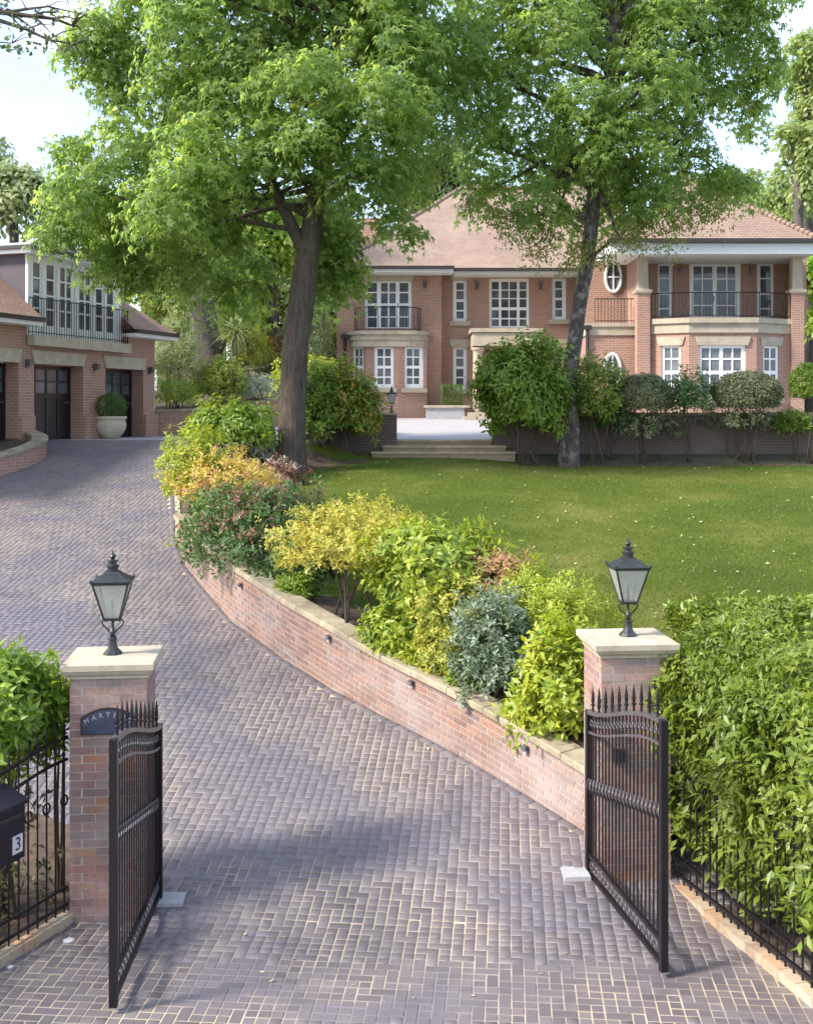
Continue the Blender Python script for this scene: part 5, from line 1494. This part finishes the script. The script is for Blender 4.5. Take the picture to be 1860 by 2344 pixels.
mb = MB(); mb.pbox(GP, sE + .001, sx - .021, gez - .20, gez - .101, -5.5, -.001); mb.build('soffit', M['white'], gar)

# glazed pot with a clipped ball
px_, py_ = on_drive(254, 1004)
pot = thing('planter_pot', 'big cream bowl shaped pot in front of the garage pier', 'plant pot', (px_, py_, 3.76))
mb = MB(); mb.lathe((px_, py_, 3.765), [(.20, 0), (.22, .02), (.30, .10), (.38, .22), (.42, .36), (.40, .46), (.385, .48), (.385, .52), (.42, .54), (.43, .60), (.41, .62), (.36, .62), (.36, .54)], 28); mb.build('bowl', M['pot'], pot, True)
mb = MB(); mb.lathe((px_, py_, 3.765), [(.355, .53), (.30, .565), (.02, .57)], 16); mb.build('soil', M['soil'], pot)
bs = thing('box_ball', 'round clipped box ball growing in the cream pot by the garage', 'shrub', (px_, py_, 4.33))
P, d = blob_points((px_, py_, 4.66), (.44, .44, .38), 700, .9, -.75, .02)
leaf_object('foliage', [rosettes(P, d, 6, .05, T_OVAL)], M['boxleaf'], bs)
mb = MB(); mb.tube([(px_, py_, 4.30), (px_, py_, 4.6)], .03, 6); mb.build('stem', M['stem'], bs)
# ------------------------------------------------------------------ planting along the curved wall
n = 90; Y = rng.uniform(8.6, 24, n); X = np.array([rng.uniform(-.3 * y, float(edge_x(y)) - .15 if y > 11.3 else 2.2) for y in Y])
Z = np.array([float(drive_z(x, y)) for x, y in zip(X, Y)]) + .014
o = leaf_object('drive_leaves', [leaf_arrays(np.stack([X, Y, Z], 1), rng.normal(size=(n, 3)) * np.array([1, 1, .1]), rng.normal(0, .2, (n, 3)) + np.array([0, 0, 1]), rng.uniform(.025, .06, n), T_DIA)], M['litter'])
tag(o, 'few small pale leaves lying on the paved drive', 'fallen leaves', kind='stuff')
def wall_Y(px, off):
    """depth of a point OFF metres behind the wall line in the column px"""
    best = min(np.arange(11.5, 29, .02), key=lambda y: abs(VX + FPX * (float(edge_x(y)) + off) / y - px))
    return float(best)
BED = 'mixed shrubs in the bed along the curved wall'
def bed(name, label, px, py, rx, ry, off, mat, **k):
    mate = {'aucuba': 'lime', 'yellowmix': 'gold', 'lime': 'aucuba', 'gold': 'yellowmix', 'goldorange': 'redtip', 'bluegreen': 'silver', 'redtip': 'yellowmix', 'darkgreen': 'rhodo'}
    if 'extra' not in k and mat in mate: k['extra'] = (mate[mat], .22, None)
    return shrub(name, label, px, py, rx * 1.1, ry * 1.08, wall_Y(px, off), mat, group=BED, **k)
for px, lab, mt, rx, ry, L_ in ((575, 'low dark green growth at the far coping under the red tipped shrub', 'darkgreen', 50, 36, .09), (680, 'low mixed green growth at the coping below the dark shrubs', 'aucuba', 44, 34, .08), (868, 'low green leaves at the coping beneath the golden shrub', 'yellowmix', 40, 30, .08), (965, 'small yellow green tuft at the coping below the broad leaved shrub', 'lime', 44, 40, .09), (1075, 'low bright growth at the coping left of the blue green shrub', 'aucuba', 46, 44, .09)):
    y_ = wall_Y(px, .42); z_ = float(island_z(PX(px, y_), y_)); py_b = VY + (CZ - z_) * FPX / y_
    shrub('ground_cover', lab, px, py_b - ry * .6, rx, ry, y_, mt, L=L_, n=150, k=7, stems=2, group=BED)
bed('aucuba_shrub', 'low yellow green leafy shrub at the coping just left of the right pier', 1225, 1640, 58, 62, .45, 'lime', L=.12, n=190, stems=3)
bed('euonymus_shrub', 'yellow flecked shrub hanging over the coping left of the blue green one', 1010, 1500, 58, 52, .45, 'yellowmix', L=.07, n=260)
bed('choisya_shrub', 'pale green shrub between the pink tipped one and the fine pale one', 1215, 1375, 62, 66, 1.7, 'aucuba', L=.08, n=300, k=8, tmpl=T_LONG)
bed('pieris_shrub', 'dark green lower shrub between the golden and the red tipped shrubs', 715, 1280, 56, 62, .8, 'darkgreen', L=.10, n=260)
bed('euonymus_shrub', 'small golden shrub between two dark green ones near the bend', 440, 1115, 50, 52, .5, 'goldorange', L=.075, n=260)
warm = lambda d: d[:, 2] > .1
bed('aucuba_shrub', 'yellow green broad leaved shrub against the back of the right pier', 1296, 1585, 82, 128, .55, 'lime', L=.12, n=330, stems=5)
bed('choisya_shrub', 'fine pale yellow green shrub left of the right lantern', 1290, 1425, 88, 92, 1.5, 'lime', L=.075, n=430, k=8, tmpl=T_LONG)
bed('viburnum_shrub', 'blue green shrub with small leaves leaning over the coping', 1140, 1492, 92, 112, .6, 'bluegreen', L=.075, n=480, k=8)
bed('euonymus_shrub', 'mixed yellow and green shrub behind the blue green one', 1045, 1410, 100, 92, 1.0, 'yellowmix', L=.07, n=480, k=7)
bed('photinia_shrub', 'pink red tipped shrub beside the lawn edge', 1130, 1322, 78, 62, 1.75, 'redtip', L=.075, n=330, k=7, tmpl=T_LONG)
bed('skimmia_shrub', 'low bright green broad leaved shrub by the coping under the yellow one', 915, 1448, 66, 62, .5, 'aucuba', L=.12, n=200, stems=4)
bed('aucuba_shrub', 'bright green broad leaved shrub right of the golden one', 995, 1290, 118, 80, 1.25, 'aucuba', L=.13, n=480, stems=6)
bed('golden_shrub', 'large golden yellow shrub with bare stems showing below it', 808, 1255, 136, 94, .72, 'gold', L=.065, n=720, k=8, stems=8, zmin=-.35)
bed('pieris_shrub', 'dark green shrub with red tips overhanging the wall', 620, 1225, 128, 112, .75, 'darkgreen', L=.10, n=620, extra=('bronze', .3, warm))
bed('viburnum_shrub', 'dark green glossy shrub nearest the far end of the coping', 520, 1215, 84, 90, .5, 'darkgreen', L=.10, n=380)
bed('photinia_shrub', 'bronze red leaved shrub behind the dark green ones', 700, 1150, 64, 58, 1.6, 'bronze', L=.09, n=260, tmpl=T_LONG)
bed('euonymus_shrub', 'golden orange shrub below the big tree', 525, 1110, 104, 62, .9, 'goldorange', L=.075, n=560, k=8)
bed('choisya_shrub', 'lime green shrub spilling onto the drive at the bend', 448, 1075, 66, 78, .35, 'lime', L=.085, n=380, k=8)
bed('choisya_shrub', 'yellow green shrub over the end of the coping', 430, 1140, 48, 48, .3, 'yellowmix', L=.075, n=240, k=8)
shrub('fatsia_shrub', 'fresh green broad leaved shrub left of the big trunk', 530, 980, 108, 58, 26.6, 'rhodo', L=.17, n=330, k=8, tilt=(55, 100), group=BED, droop=.2)
shrub('variegated_shrub', 'small white variegated shrub beside the foot of the big tree', 592, 1022, 44, 42, 27.2, 'whitevar', L=.10, n=120, k=7, group=BED)
shrub('photinia_shrub', 'dark red leaved shrub in front of the big trunk foot', 650, 1092, 46, 40, 25.6, 'bronze', L=.12, n=110, k=7, tmpl=T_LONG, group=BED, extra=('whitevar', .15, None))
WB = 'shrubs against the brick walls by the steps'
shrub('rhododendron', 'wide green rhododendron right of the big trunk with warm tips', 758, 935, 104, 90, 28.8, 'rhodo', L=.16, n=620, k=8, tilt=(55, 100), group=WB, extra=('rhodowarm', .35, lambda d: d[:, 0] > .15), droop=.2)
shrub('rhododendron', 'pale green rounded shrub just behind the big trunk', 715, 868, 72, 58, 31.2, 'lime', L=.14, n=260, k=8, tilt=(55, 100), group=WB)
shrub('rhododendron', 'largest rhododendron right of the garden steps before the porch', 1192, 888, 98, 104, 28.7, 'rhodo', L=.17, n=950, k=8, tilt=(55, 100), group=WB, stems=9, zmin=-.75, droop=.25)
shrub('rhododendron', 'green shrub against the wall just right of the birch trunk', 1355, 890, 72, 72, 29.2, 'laurel', L=.13, n=380, k=8, group=WB, zmin=-.9)
shrub('clipped_ball', 'grey green clipped ball shrub nearest the birch', 1472, 905, 60, 46, 29.3, 'greyball', L=.085, n=1500, k=7, group=WB, lo=.85, lump=.05, loose=False)
shrub('clipped_ball', 'larger grey green clipped ball shrub below the bay window', 1708, 900, 74, 47, 29.3, 'greyball', L=.085, n=1900, k=7, group=WB, lo=.85, lump=.05, loose=False)
shrub('camellia', 'dark loose camellia between the two clipped balls', 1578, 905, 52, 50, 29.35, 'darkgreen', L=.11, n=260, k=7, group=WB)
shrub('clipped_ball', 'green rounded shrub at the right edge of the lawn wall', 1848, 880, 42, 48, 29.2, 'rhodo', L=.08, n=420, k=7, group=WB, lo=.8, lump=.05, loose=False)
for px, py, rx, ry, lab, mt in ((1480, 975, 66, 26, 'loose straggling grey green growth under the first clipped ball', 'greyball'), (1690, 962, 70, 20, 'loose straggling grey green growth under the larger clipped ball', 'greyball'), (1822, 968, 40, 24, 'sparse straggling shrub on the wall at the right edge', 'rhodo'), (1400, 955, 40, 34, 'loose dark growth on the wall between birch and clipped ball', 'darkgreen')):
    shrub('climber', lab, px, py, rx * 1.1, ry * 1.25, 29.55, mt, L=.09, n=260, k=6, stems=4, group='straggling growth on the shaded wall')
# soft bank behind the wall by the garage
BK = 'shrubs on the bank between garage and house'
def bank(name, label, px, py, rx, ry, Y, mat, **k):
    g = k.pop('gz', None)
    return shrub(name, label, px, py, rx, ry, Y, mat, gz=float(BANK(PX(px, Y), Y)) if g is None else g, group=BK, **k)
bank('willow_shrub', 'feathery pale grey green shrub beside the garage corner', 402, 815, 66, 88, 36.0, 'bgpale', L=.12, n=600, k=7, tmpl=T_LONG)
bank('willow_shrub', 'green and cream low shrub on the bank behind the coping', 400, 898, 52, 40, 35.2, 'bglime', L=.10, n=330, k=7, tmpl=T_LONG)
bank('laurel_shrub', 'mid green shrub on the bank right of the dark pine trunk', 500, 878, 62, 52, 36.2, 'bgtree', L=.12, n=420, k=7)
bank('lavender_shrub', 'silvery blue green low mound on the bank', 592, 890, 58, 34, 36.9, 'silver', L=.07, n=520, k=7, tmpl=T_LONG)
bank('yellow_shrub', 'yellow flecked green shrub on the bank left of the big trunk', 570, 805, 48, 52, 38.5, 'yellowmix', L=.12, n=330, k=7)
bank('laurel_shrub', 'pale lime shrub behind the palm on the bank', 545, 740, 60, 70, 40.5, 'bglime', L=.16, n=420, k=7)
bank('laurel_shrub', 'tall soft green shrub high on the bank behind the garage roof', 395, 705, 70, 70, 41, 'bgtree', L=.18, n=420, k=7)
bank('orange_shrub', 'orange autumn shrub glimpsed left of the big trunk', 622, 805, 22, 26, 41, 'orange', L=.12, n=150, k=7)
bank('willow_shrub', 'pale grey green drooping shrub left of the house corner', 705, 770, 54, 100, 40.6, 'bgpale', L=.16, n=520, k=7, tmpl=T_LONG, droop=.5)
bank('laurel_shrub', 'dark green shrub by the house corner behind the big trunk', 650, 860, 60, 48, 39.2, 'bgdark', L=.14, n=330, k=7)
# cordyline
def palm():
    Y = 37.6; x = PX(536, Y); z0 = float(BANK(x, Y)); z1 = PZ(760, Y)
    r = thing('cabbage_palm', 'slim cabbage palm with spiky head on the bank', 'palm', (x, Y, z0))
    mb = MB(); mb.tube([(x - .05, Y, z0 - .1), (x, Y, (z0 + z1) / 2), (x + .03, Y, z1)], [.12, .10, .09], 8); mb.build('trunk', M['barkC'], r, True)
    n = 170; d = norm(rng.normal(size=(n, 3)) + np.array([0, 0, .45])); N = norm(np.array([0, 0, 1.0]) - d * d[:, 2:3] + .01)
    tm = (np.array([(0, -.02, 0), (0, .02, 0), (.4, .035, .03), (.4, -.035, .03), (.75, .02, -.06), (.75, -.02, -.06), (1, 0, -.25)], float), np.array([(0, 3, 2), (0, 2, 1), (3, 5, 4), (3, 4, 2), (5, 6, 4)]))
    C = np.repeat([[x + .03, Y, z1]], n, 0) + rng.normal(0, .05, (n, 3))
    leaf_object('fronds', [leaf_arrays(C, d, N, rng.uniform(.6, 1.05, n), tm)], M['bgpale'], r)
palm()

# ------------------------------------------------------------------ trees
def sprays(P, A, m, R, L, tmpl, droop=.55):
    """flat drooping sprays of m leaves"""
    k = len(P); A = norm(A)
    h = np.array([[0.31, 0.95, 0.05]]); U = norm(np.cross(A, h)); W = np.cross(A, U)
    rr = np.sqrt(rng.uniform(0, 1, (k * m, 1))) * R * np.repeat(rng.uniform(.65, 1.25, (k, 1)), m, 0); ph = rng.uniform(0, 6.283, (k * m, 1))
    U, W, A2, P2 = (np.repeat(q, m, 0) for q in (U, W, A, P))
    rd = np.cos(ph) * U + np.sin(ph) * W
    C = P2 + rd * rr; C[:, 2] -= (rr[:, 0] / R) ** 2 * R * .55; C += rng.normal(0, R * .10, C.shape)
    T = rd * .8 + rng.normal(0, .35, C.shape); T[:, 2] -= droop
    N = A2 + rd * .35 + rng.normal(0, .28, C.shape)
    return leaf_arrays(C, T, N, L * rng.uniform(.65, 1.25, k * m), tmpl)

def crown(parent, lobes, dens, m, R, L, tmpl, mat, name='crown', up=.8, droop=.55, lo=.35, zmin=-.9):
    parts = []
    for c, r in lobes:
        n = max(3, int(dens * r * r)); P, d = blob_points(c, (r, r, r * .8), n, lo, zmin, .15)
        A = norm(d * .7 + np.array([0, 0, up]) + rng.normal(0, .2, d.shape))
        parts.append(sprays(P, A, m, R, L, tmpl, droop))
    return leaf_object(name, parts, M[mat], parent)

def limb(parent, a, b, r0, mat, sag=.25, name='branch', n=9):
    a, b = Vector(a), Vector(b); L = (b - a).length
    mid = (a + b) / 2 + Vector((rnd.uniform(-.12, .12) * L, rnd.uniform(-.12, .12) * L, sag * L))
    pts = bezier(a, mid, b, n)
    for i in range(1, n - 1): pts[i] = pts[i] + Vector((rnd.uniform(-1, 1), rnd.uniform(-1, 1), rnd.uniform(-1, 1))) * L * .018
    mb = MB(); mb.tube(pts, [r0 * (1 - .82 * i / (n - 1)) for i in range(n)], 8)
    for k in range(3):
        i = rnd.randint(2, n - 2); q = pts[i] + Vector((rnd.uniform(-1, 1), rnd.uniform(-1, 1), rnd.uniform(-.1, .8))) * L * .3
        mb.tube(bezier(pts[i], (pts[i] + q) / 2 + Vector((0, 0, .06 * L)), q, 5), [r0 * .4, r0 * .32, r0 * .25, r0 * .17, r0 * .08], 6)
    return mb.build(name, M[mat], parent, True)

def trunk(parent, pts, widths, Y, mat, flare=1.35, name='trunk'):
    P = [Vector((PX(x, Y), Y + dy, PZ(y, Y))) for x, y, dy in pts]; Rr = [w * Y / FPX / 2 for w in widths]
    s = np.linspace(0, len(P) - 1, len(P) * 5); k = np.arange(len(P))
    Q = [Vector([np.interp(t, k, [p[i] for p in P]) for i in range(3)]) for t in s]
    for _ in range(3): Q = [Q[0]] + [(Q[i - 1] + Q[i] * 2 + Q[i + 1]) / 4 for i in range(1, len(Q) - 1)] + [Q[-1]]
    RR = [float(np.interp(t, k, Rr)) for t in s]
    for i in range(4): RR[i] *= 1 + (flare - 1) * (1 - i / 4) ** 2
    mb = MB(); mb.tube(Q, RR, 18)
    V = np.array(mb.v); V[:, :] += .0
    for i, v in enumerate(mb.v):
        ring, j = divmod(i, 18)
        if ring < len(Q):
            c = Q[ring]; w = 1 + .05 * math.sin(j * 2.1 + ring * .3) + .04 * math.sin(j * 1.05 + ring * .9) + rnd.uniform(-.015, .015)
            mb.v[i] = tuple(c + (Vector(v) - c) * w)
    mb.build(name, M[mat], parent, True)
    return Q

# big maple by the drive
TY = 27.0
t1 = thing('maple_tree', 'big maple with brown forked trunk rising from the shrubs beside the lawn', 'tree', (PX(664, TY), TY, PZ(1105, TY)))
Q1 = trunk(t1, [(664, 1120, 0), (667, 1000, 0), (672, 850, 0), (681, 750, 0), (701, 610, 0), (724, 435, 0), (749, 330, 0), (764, 220, 0), (771, 110, 0), (764, -20, 0), (770, -200, 0)], [76, 65, 61, 58, 54, 42, 35, 30, 26, 20, 10], TY, 'barkA', 1.2)
def Wp(px, py, dy, Y0): Y = Y0 + dy; return (PX(px, Y), Y, PZ(py, Y))
lob1 = [(150, 520, 62, 0), (180, 440, 85, -.6), (160, 350, 62, .4), (240, 480, 105, .8), (300, 350, 120, .3), (330, 560, 100, 1.0), (400, 470, 125, -1.2), (250, 590, 62, .4), (425, 610, 66, 0), (480, 350, 130, -1.6), (500, 545, 85, 1.4), (540, 450, 100, 1.0), (430, 215, 115, .3), (290, 215, 55, .8), (300, 110, 90, 1.0), (215, 120, 48, .8), (430, 70, 115, -.8), (560, 215, 140, -.6), (600, 90, 130, .6), (690, 180, 110, -1.9), (780, 60, 150, .8), (640, 330, 95, -1.4), (720, 300, 80, -2.0), (860, 250, 140, -1.5), (910, 110, 140, -.6), (980, 240, 125, .6), (1020, 110, 125, .6), (830, 400, 115, -.9), (930, 390, 95, .6), (765, 560, 60, 1.2), (800, 640, 42, 1.2), (745, 650, 48, 1.6), (900, 500, 46, -.4), (945, 540, 26, -.4), (590, 610, 46, 2.2), (700, 480, 70, 1.8), (330, 645, 55, 1.6), (470, 655, 60, 1.8), (570, 665, 50, 2.0), (735, 590, 62, .8), (790, 600, 48, .9), (722, 640, 52, 1.0), (760, 520, 60, .8), (560, -60, 150, 0), (760, -90, 150, 0), (920, -60, 140, 0), (400, -40, 110, 0), (225, 50, 80, .4), (175, 110, 48, .8), (245, 180, 60, .6), (300, -30, 90, .5)]
L1 = [(Wp(x, y, dy, TY), r * (TY + dy) / FPX) for x, y, r, dy in lob1]
crown(t1, L1, 46, 24, .43, .205, T_STAR, 'maple', droop=.75)
def attach(Q, z):
    return min(Q, key=lambda p: abs(p.z - z))
for (c, r), (x, y, rr, dy) in zip(L1, lob1):
    if rr < 85: continue
    limb(t1, attach(Q1, max(c[2] - rnd.uniform(.6, 1.6) - abs(c[0] - Q1[20].x) * .2, PZ(rnd.uniform(330, 530), TY))), c, .035 + .008 * rr / 20, 'barkA', .05)
mb = MB(); B = [Wp(706, 640, 0, TY), Wp(700, 585, -.02, TY), Wp(677, 535, -.06, TY), Wp(650, 480, -.1, TY), Wp(627, 430, -.1, TY), Wp(607, 375, -.1, TY), Wp(593, 310, 0, TY), Wp(570, 220, 0, TY), Wp(558, 120, 0, TY)]
mb.tube([Vector(p) for p in B], [.16, .17, .16, .145, .13, .115, .10, .07, .04], 12); mb.build('branch', M['barkA'], t1, True)
for pts, w in (([(560, 130), (505, 95), (450, 50), (345, 8)], .05), ([(505, 95), (520, 60), (560, -10)], .035), ([(590, 300), (640, 320), (700, 300)], .05), ([(505, 95), (430, 30), (425, -20)], .03)):
    mb = MB(); q = [Vector(Wp(x, y, -.3, TY)) for x, y in pts]; mb.tube(q, [w * (1 - .2 * i) for i in range(len(q))], 8); mb.build('branch', M['barkA'], t1, True)

# leaning birch on the lawn
BY = 29.0
t2 = thing('birch_tree', 'leaning tree with flaky grey birch bark on the lawn before the wall', 'tree', (PX(1303, BY), BY, PZ(1068, BY)))
Q2 = trunk(t2, [(1303, 1085, 0), (1304, 1000, 0), (1300, 900, 0), (1312, 800, 0), (1326, 700, 0), (1343, 600, 0), (1356, 500, 0), (1360, 380, 0), (1378, 290, 0), (1398, 170, 0), (1408, 60, 0), (1402, -80, 0), (1400, -220, 0)], [52, 43, 39, 34, 31, 32, 31, 30, 30, 30, 28, 20, 8], BY, 'barkB', 1.2)
lob2 = [(1120, 340, 85, .8), (1180, 200, 125, -.4), (1130, 80, 115, .5), (1270, 70, 125, -.8), (1400, 40, 115, .9), (1530, 60, 115, -.4), (1640, 110, 90, .4), (1480, 180, 115, -1.0), (1340, 250, 105, -1.5), (1250, 350, 95, .6), (1430, 330, 110, -1.2), (1540, 300, 80, .5), (1655, 200, 62, .2), (1725, 165, 45, 0), (1580, 395, 92, .3), (1660, 400, 58, 0), (1700, 425, 42, 0), (1480, 450, 85, -.5), (1240, 450, 75, -.5), (1120, 440, 62, .8), (1390, 460, 75, .8), (1300, 500, 45, 1.0), (1560, 190, 80, .8), (1280, -70, 140, 0), (1480, -80, 140, 0), (1120, -60, 120, 0), (1640, -20, 100, 0), (1715, 60, 75, .2), (1765, 140, 45, 0), (1725, 250, 50, .4), (1745, -20, 70, 0)]
L2 = [(Wp(x, y, dy, BY), r * (BY + dy) / FPX) for x, y, r, dy in lob2]
crown(t2, L2, 40, 24, .43, .205, T_STAR, 'maple', droop=.75)
lob3 = [(1180, 500, 62, 0), (1130, 490, 40, .5), (1250, 545, 55, .5), (1215, 590, 30, .4), (1330, 570, 56, -.4), (1300, 610, 26, -.3), (1420, 545, 62, 0), (1480, 520, 62, .3), (1390, 590, 28, 0), (1540, 500, 56, .3), (1600, 470, 52, .2), (1650, 490, 30, .2), (1530, 560, 24, .2), (1090, 470, 30, .5)]
L3 = [(Wp(x, y, dy, BY - .3), r * (BY + dy) / FPX) for x, y, r, dy in lob3]
crown(t2, L3, 62, 30, .30, .075, T_DIA, 'birch', 'hanging_foliage', .3, .9, .1)
for (c, r), (x, y, rr, dy) in zip(L2 + L3, lob2 + lob3):
    if rr < 55: continue
    limb(t2, attach(Q2, max(c[2] - rnd.uniform(.5, 1.4) - abs(c[0] - Q2[30].x) * .2, PZ(rnd.uniform(260, 500), BY))), c, .035 + .0009 * rr, 'barkB', .10)
mb = MB(); q = [Vector(Wp(x, y, -.5, BY)) for x, y in ((1366, 350), (1390, 310), (1430, 285), (1480, 275), (1520, 282), (1560, 300))]; mb.tube(q, [.09, .08, .07, .055, .04, .02], 8); mb.build('branch', M['barkB'], t2, True)

# trees beyond
def back_tree(label, px, py, rx, ry, Y, mat, n=16, trunk_w=26, L=.30, gz=4.2, name='woodland_tree', bark='barkC', dens=1.0, gap=.0, group='trees beyond the garden'):
    q = Y / FPX; c = np.array([PX(px, Y), Y, PZ(py, Y)])
    r = thing(name, label, 'tree', (c[0], Y, gz), group)
    lobes = []
    for i in range(n):
        d = norm(rng.normal(size=(1, 3)))[0] * rng.uniform(.35, .85); k = rng.uniform(.28, .46)
        lobes.append((c + d * np.array([rx, (rx + ry) / 2, ry]) * q, k * (rx + ry) / 2 * q))
    mb = MB(); w = trunk_w * q / 2
    mb.tube([(c[0], Y, gz - .3), (c[0] + .1, Y, (gz + c[2]) / 2), (c[0], Y, c[2]), (c[0] + .1, Y, c[2] + ry * q * .35)], [w * 1.2, w, w * .7, w * .15], 10); mb.build('trunk', M[bark], r, True)
    for lc, lr in lobes[:6]:
        limb(r, (c[0], Y, max(gz + .5, lc[2] - 1.5)), lc, w * .35, bark, .05)
    parts = []
    for lc, lr in lobes:
        m = max(10, int(dens * 40 * lr * lr)); P, d = blob_points(lc, (lr, lr, lr * .85), m, .3, -.9, .2)
        parts.append(sprays(P, norm(d * .7 + np.array([0, 0, .7])), 14, .55, L, T_DIA, .4))
    leaf_object('crown', parts, M[mat], r)
    return r
back_tree('dense green tree rising behind the garage dormer', 330, 520, 130, 120, 47, 'bgtree', 20)
back_tree('bright lime green tree behind the bank between garage and big trunk', 470, 610, 120, 110, 50, 'bglime', 20)
back_tree('green tree behind the palm and the dark pine trunk', 585, 680, 90, 110, 47, 'bgtree', 18)
back_tree('dark blue green conifer above the left end of the house roof', 740, 520, 100, 130, 60, 'bgdark', 20)
back_tree('grey green tree between big trunk and house corner', 725, 670, 100, 130, 52, 'bgdark', 20)
back_tree('pale green tree at the left edge behind the garage roof', 30, 440, 105, 100, 46, 'bgpale', 18)
back_tree('wispy pale tree at the far left of the sky', -30, 360, 60, 90, 52, 'bgpale', 10, dens=.5)
back_tree('mid green tree behind the garage at its left end', 160, 490, 110, 80, 52, 'bgtree', 16)
back_tree('tall dark tree behind the middle of the house', 1000, 420, 120, 120, 66, 'bgdark', 16)
back_tree('olive larch at the right edge above the wing roof', 1825, 380, 80, 120, 50, 'larch', 16, dens=.7)
back_tree('sparse larch tops high at the right edge', 1845, 180, 60, 130, 52, 'larch', 20, dens=.5)
back_tree('bright green tree filling the gap beside the left house corner', 770, 730, 70, 100, 50, 'bglime', 14, dens=1.4)
back_tree('bright green tree between dormer and big trunk', 500, 560, 110, 70, 44, 'bglime', 18, dens=1.2)
back_tree('mid green tree just above the dormer roof', 330, 600, 80, 60, 45, 'bgtree', 12, dens=1.2)
back_tree('lime green tree seen past the fork of the big trunk', 620, 540, 90, 90, 46, 'bglime', 16, dens=1.3)
back_tree('pale yellow green larch between the wing roof and the right edge', 1800, 470, 60, 90, 54, 'larch', 14, dens=.8)
back_tree('light green tree right of the house wing', 1880, 640, 70, 130, 48, 'bglime', 14)
back_tree('rusty green tree behind the wing roof', 1700, 430, 70, 80, 60, 'larch', 12, dens=.8)
back_tree('tall green tree behind the right half of the roof', 1330, 400, 150, 100, 68, 'bgtree', 14)
back_tree('deep green tree low behind the bank shrubs', 610, 780, 70, 70, 48, 'bgdark', 12)
back_tree('deep green tree low behind the garage end', 430, 760, 80, 80, 46, 'bgdark', 12)
# dark pine trunk on the bank
PY = 38.5
t3 = thing('pine_tree', 'thick dark furrowed pine trunk leaning on the bank behind the garage', 'tree', (PX(478, PY), PY, float(BANK(PX(478, PY), PY))))
Q3 = trunk(t3, [(482, 850, 0), (472, 760, 0), (458, 690, 0), (450, 560, 0), (452, 380, 0), (455, 150, 0)], [64, 62, 60, 52, 42, 18], PY, 'barkC', 1.1)
crown(t3, [(Wp(x, y, .3, PY), r * PY / FPX) for x, y, r in ((430, 640, 60), (480, 560, 80), (400, 480, 90), (500, 420, 90), (440, 300, 90), (470, 180, 80))], 14, 22, .6, .26, T_DIA, 'bgtree')
for z in (640, 520, 420, 300): limb(t3, attach(Q3, PZ(z, PY)), Wp(452 + rnd.uniform(-60, 60), z - 50, rnd.uniform(-1, 1), PY), .10, 'barkC', .05)

# tree beside the drive whose outer twigs reach into the sky at top left
OY = 13.5
t4 = thing('overhanging_tree', 'overhanging tree whose bare outer twigs cross the sky in the top left corner', 'tree', (-10.6, 12.0, -.1))
mb = MB(); mb.tube([(-10.6, 12.0, -.1), (-10.5, 12.0, 4), (-10.2, 12.2, 7.5), (-10.0, 12.3, 10.5), (-9.9, 12.5, 13)], [.34, .28, .22, .14, .04], 14); mb.build('trunk', M['barkA'], t4, True)
lob = [((-10.0, 12.0, 11.5), 1.7), ((-12.0, 11.0, 10.5), 1.6), ((-9.0, 10.2, 9.6), 1.3), ((-8.6, 14.4, 11.2), 1.3), ((-11.6, 14.0, 10.4), 1.6), ((-10, 12.5, 13), 1.6), ((-8.2, 12.2, 12.4), 1.0), ((-10.2, 8.6, 9.8), 1.3), ((-12.5, 8.5, 8.4), 1.2), ((-11.5, 16.5, 9.2), 1.4), ((-9.4, 17.5, 11.0), 1.2)]
crown(t4, lob, 3.2, 12, .95, .17, T_DIA, 'bgtree')
for c, r in lob: limb(t4, (-10.2, 12.2, c[2] - 2.5), c, .09, 'barkA', .05)
def tw(pts, r):
    mb = MB(); q = [Vector(Wp(x, y, 0, OY)) for x, y in pts]; mb.tube(q, [r * (1 - .75 * i / (len(q) - 1)) for i in range(len(q))], 6)
    for i in range(1, len(q)):
        for _ in range(3):
            e = q[i] + Vector((rnd.uniform(-.1, .35), rnd.uniform(-.2, .2), rnd.uniform(-.22, .16))); mb.tube([q[i], (q[i] + e) / 2 + Vector((0, 0, .03)), e], [r * .35, r * .25, r * .1], 5)
    mb.build('twig', M['barkA'], t4, True)
tw([(-1050, -190), (-420, -120), (-150, -20), (10, 28), (70, 36), (125, 42), (165, 58)], .05); tw([(-150, -20), (-20, 40), (60, 66), (110, 90), (170, 100)], .032); tw([(-150, -20), (-40, 60), (-10, 95), (28, 98)], .02); tw([(10, 28), (60, 20), (110, 14), (180, 30)], .022)
P = np.array([Wp(rng.uniform(-60, 175), rng.uniform(-10, 115), rng.uniform(-.3, .3), OY) for _ in range(46)])
leaf_object('outer_leaves', [rosettes(P, rng.normal(0, 1, P.shape) + np.array([0, 0, .5]), 6, .075, T_DIA)], M['bgdark'], t4)
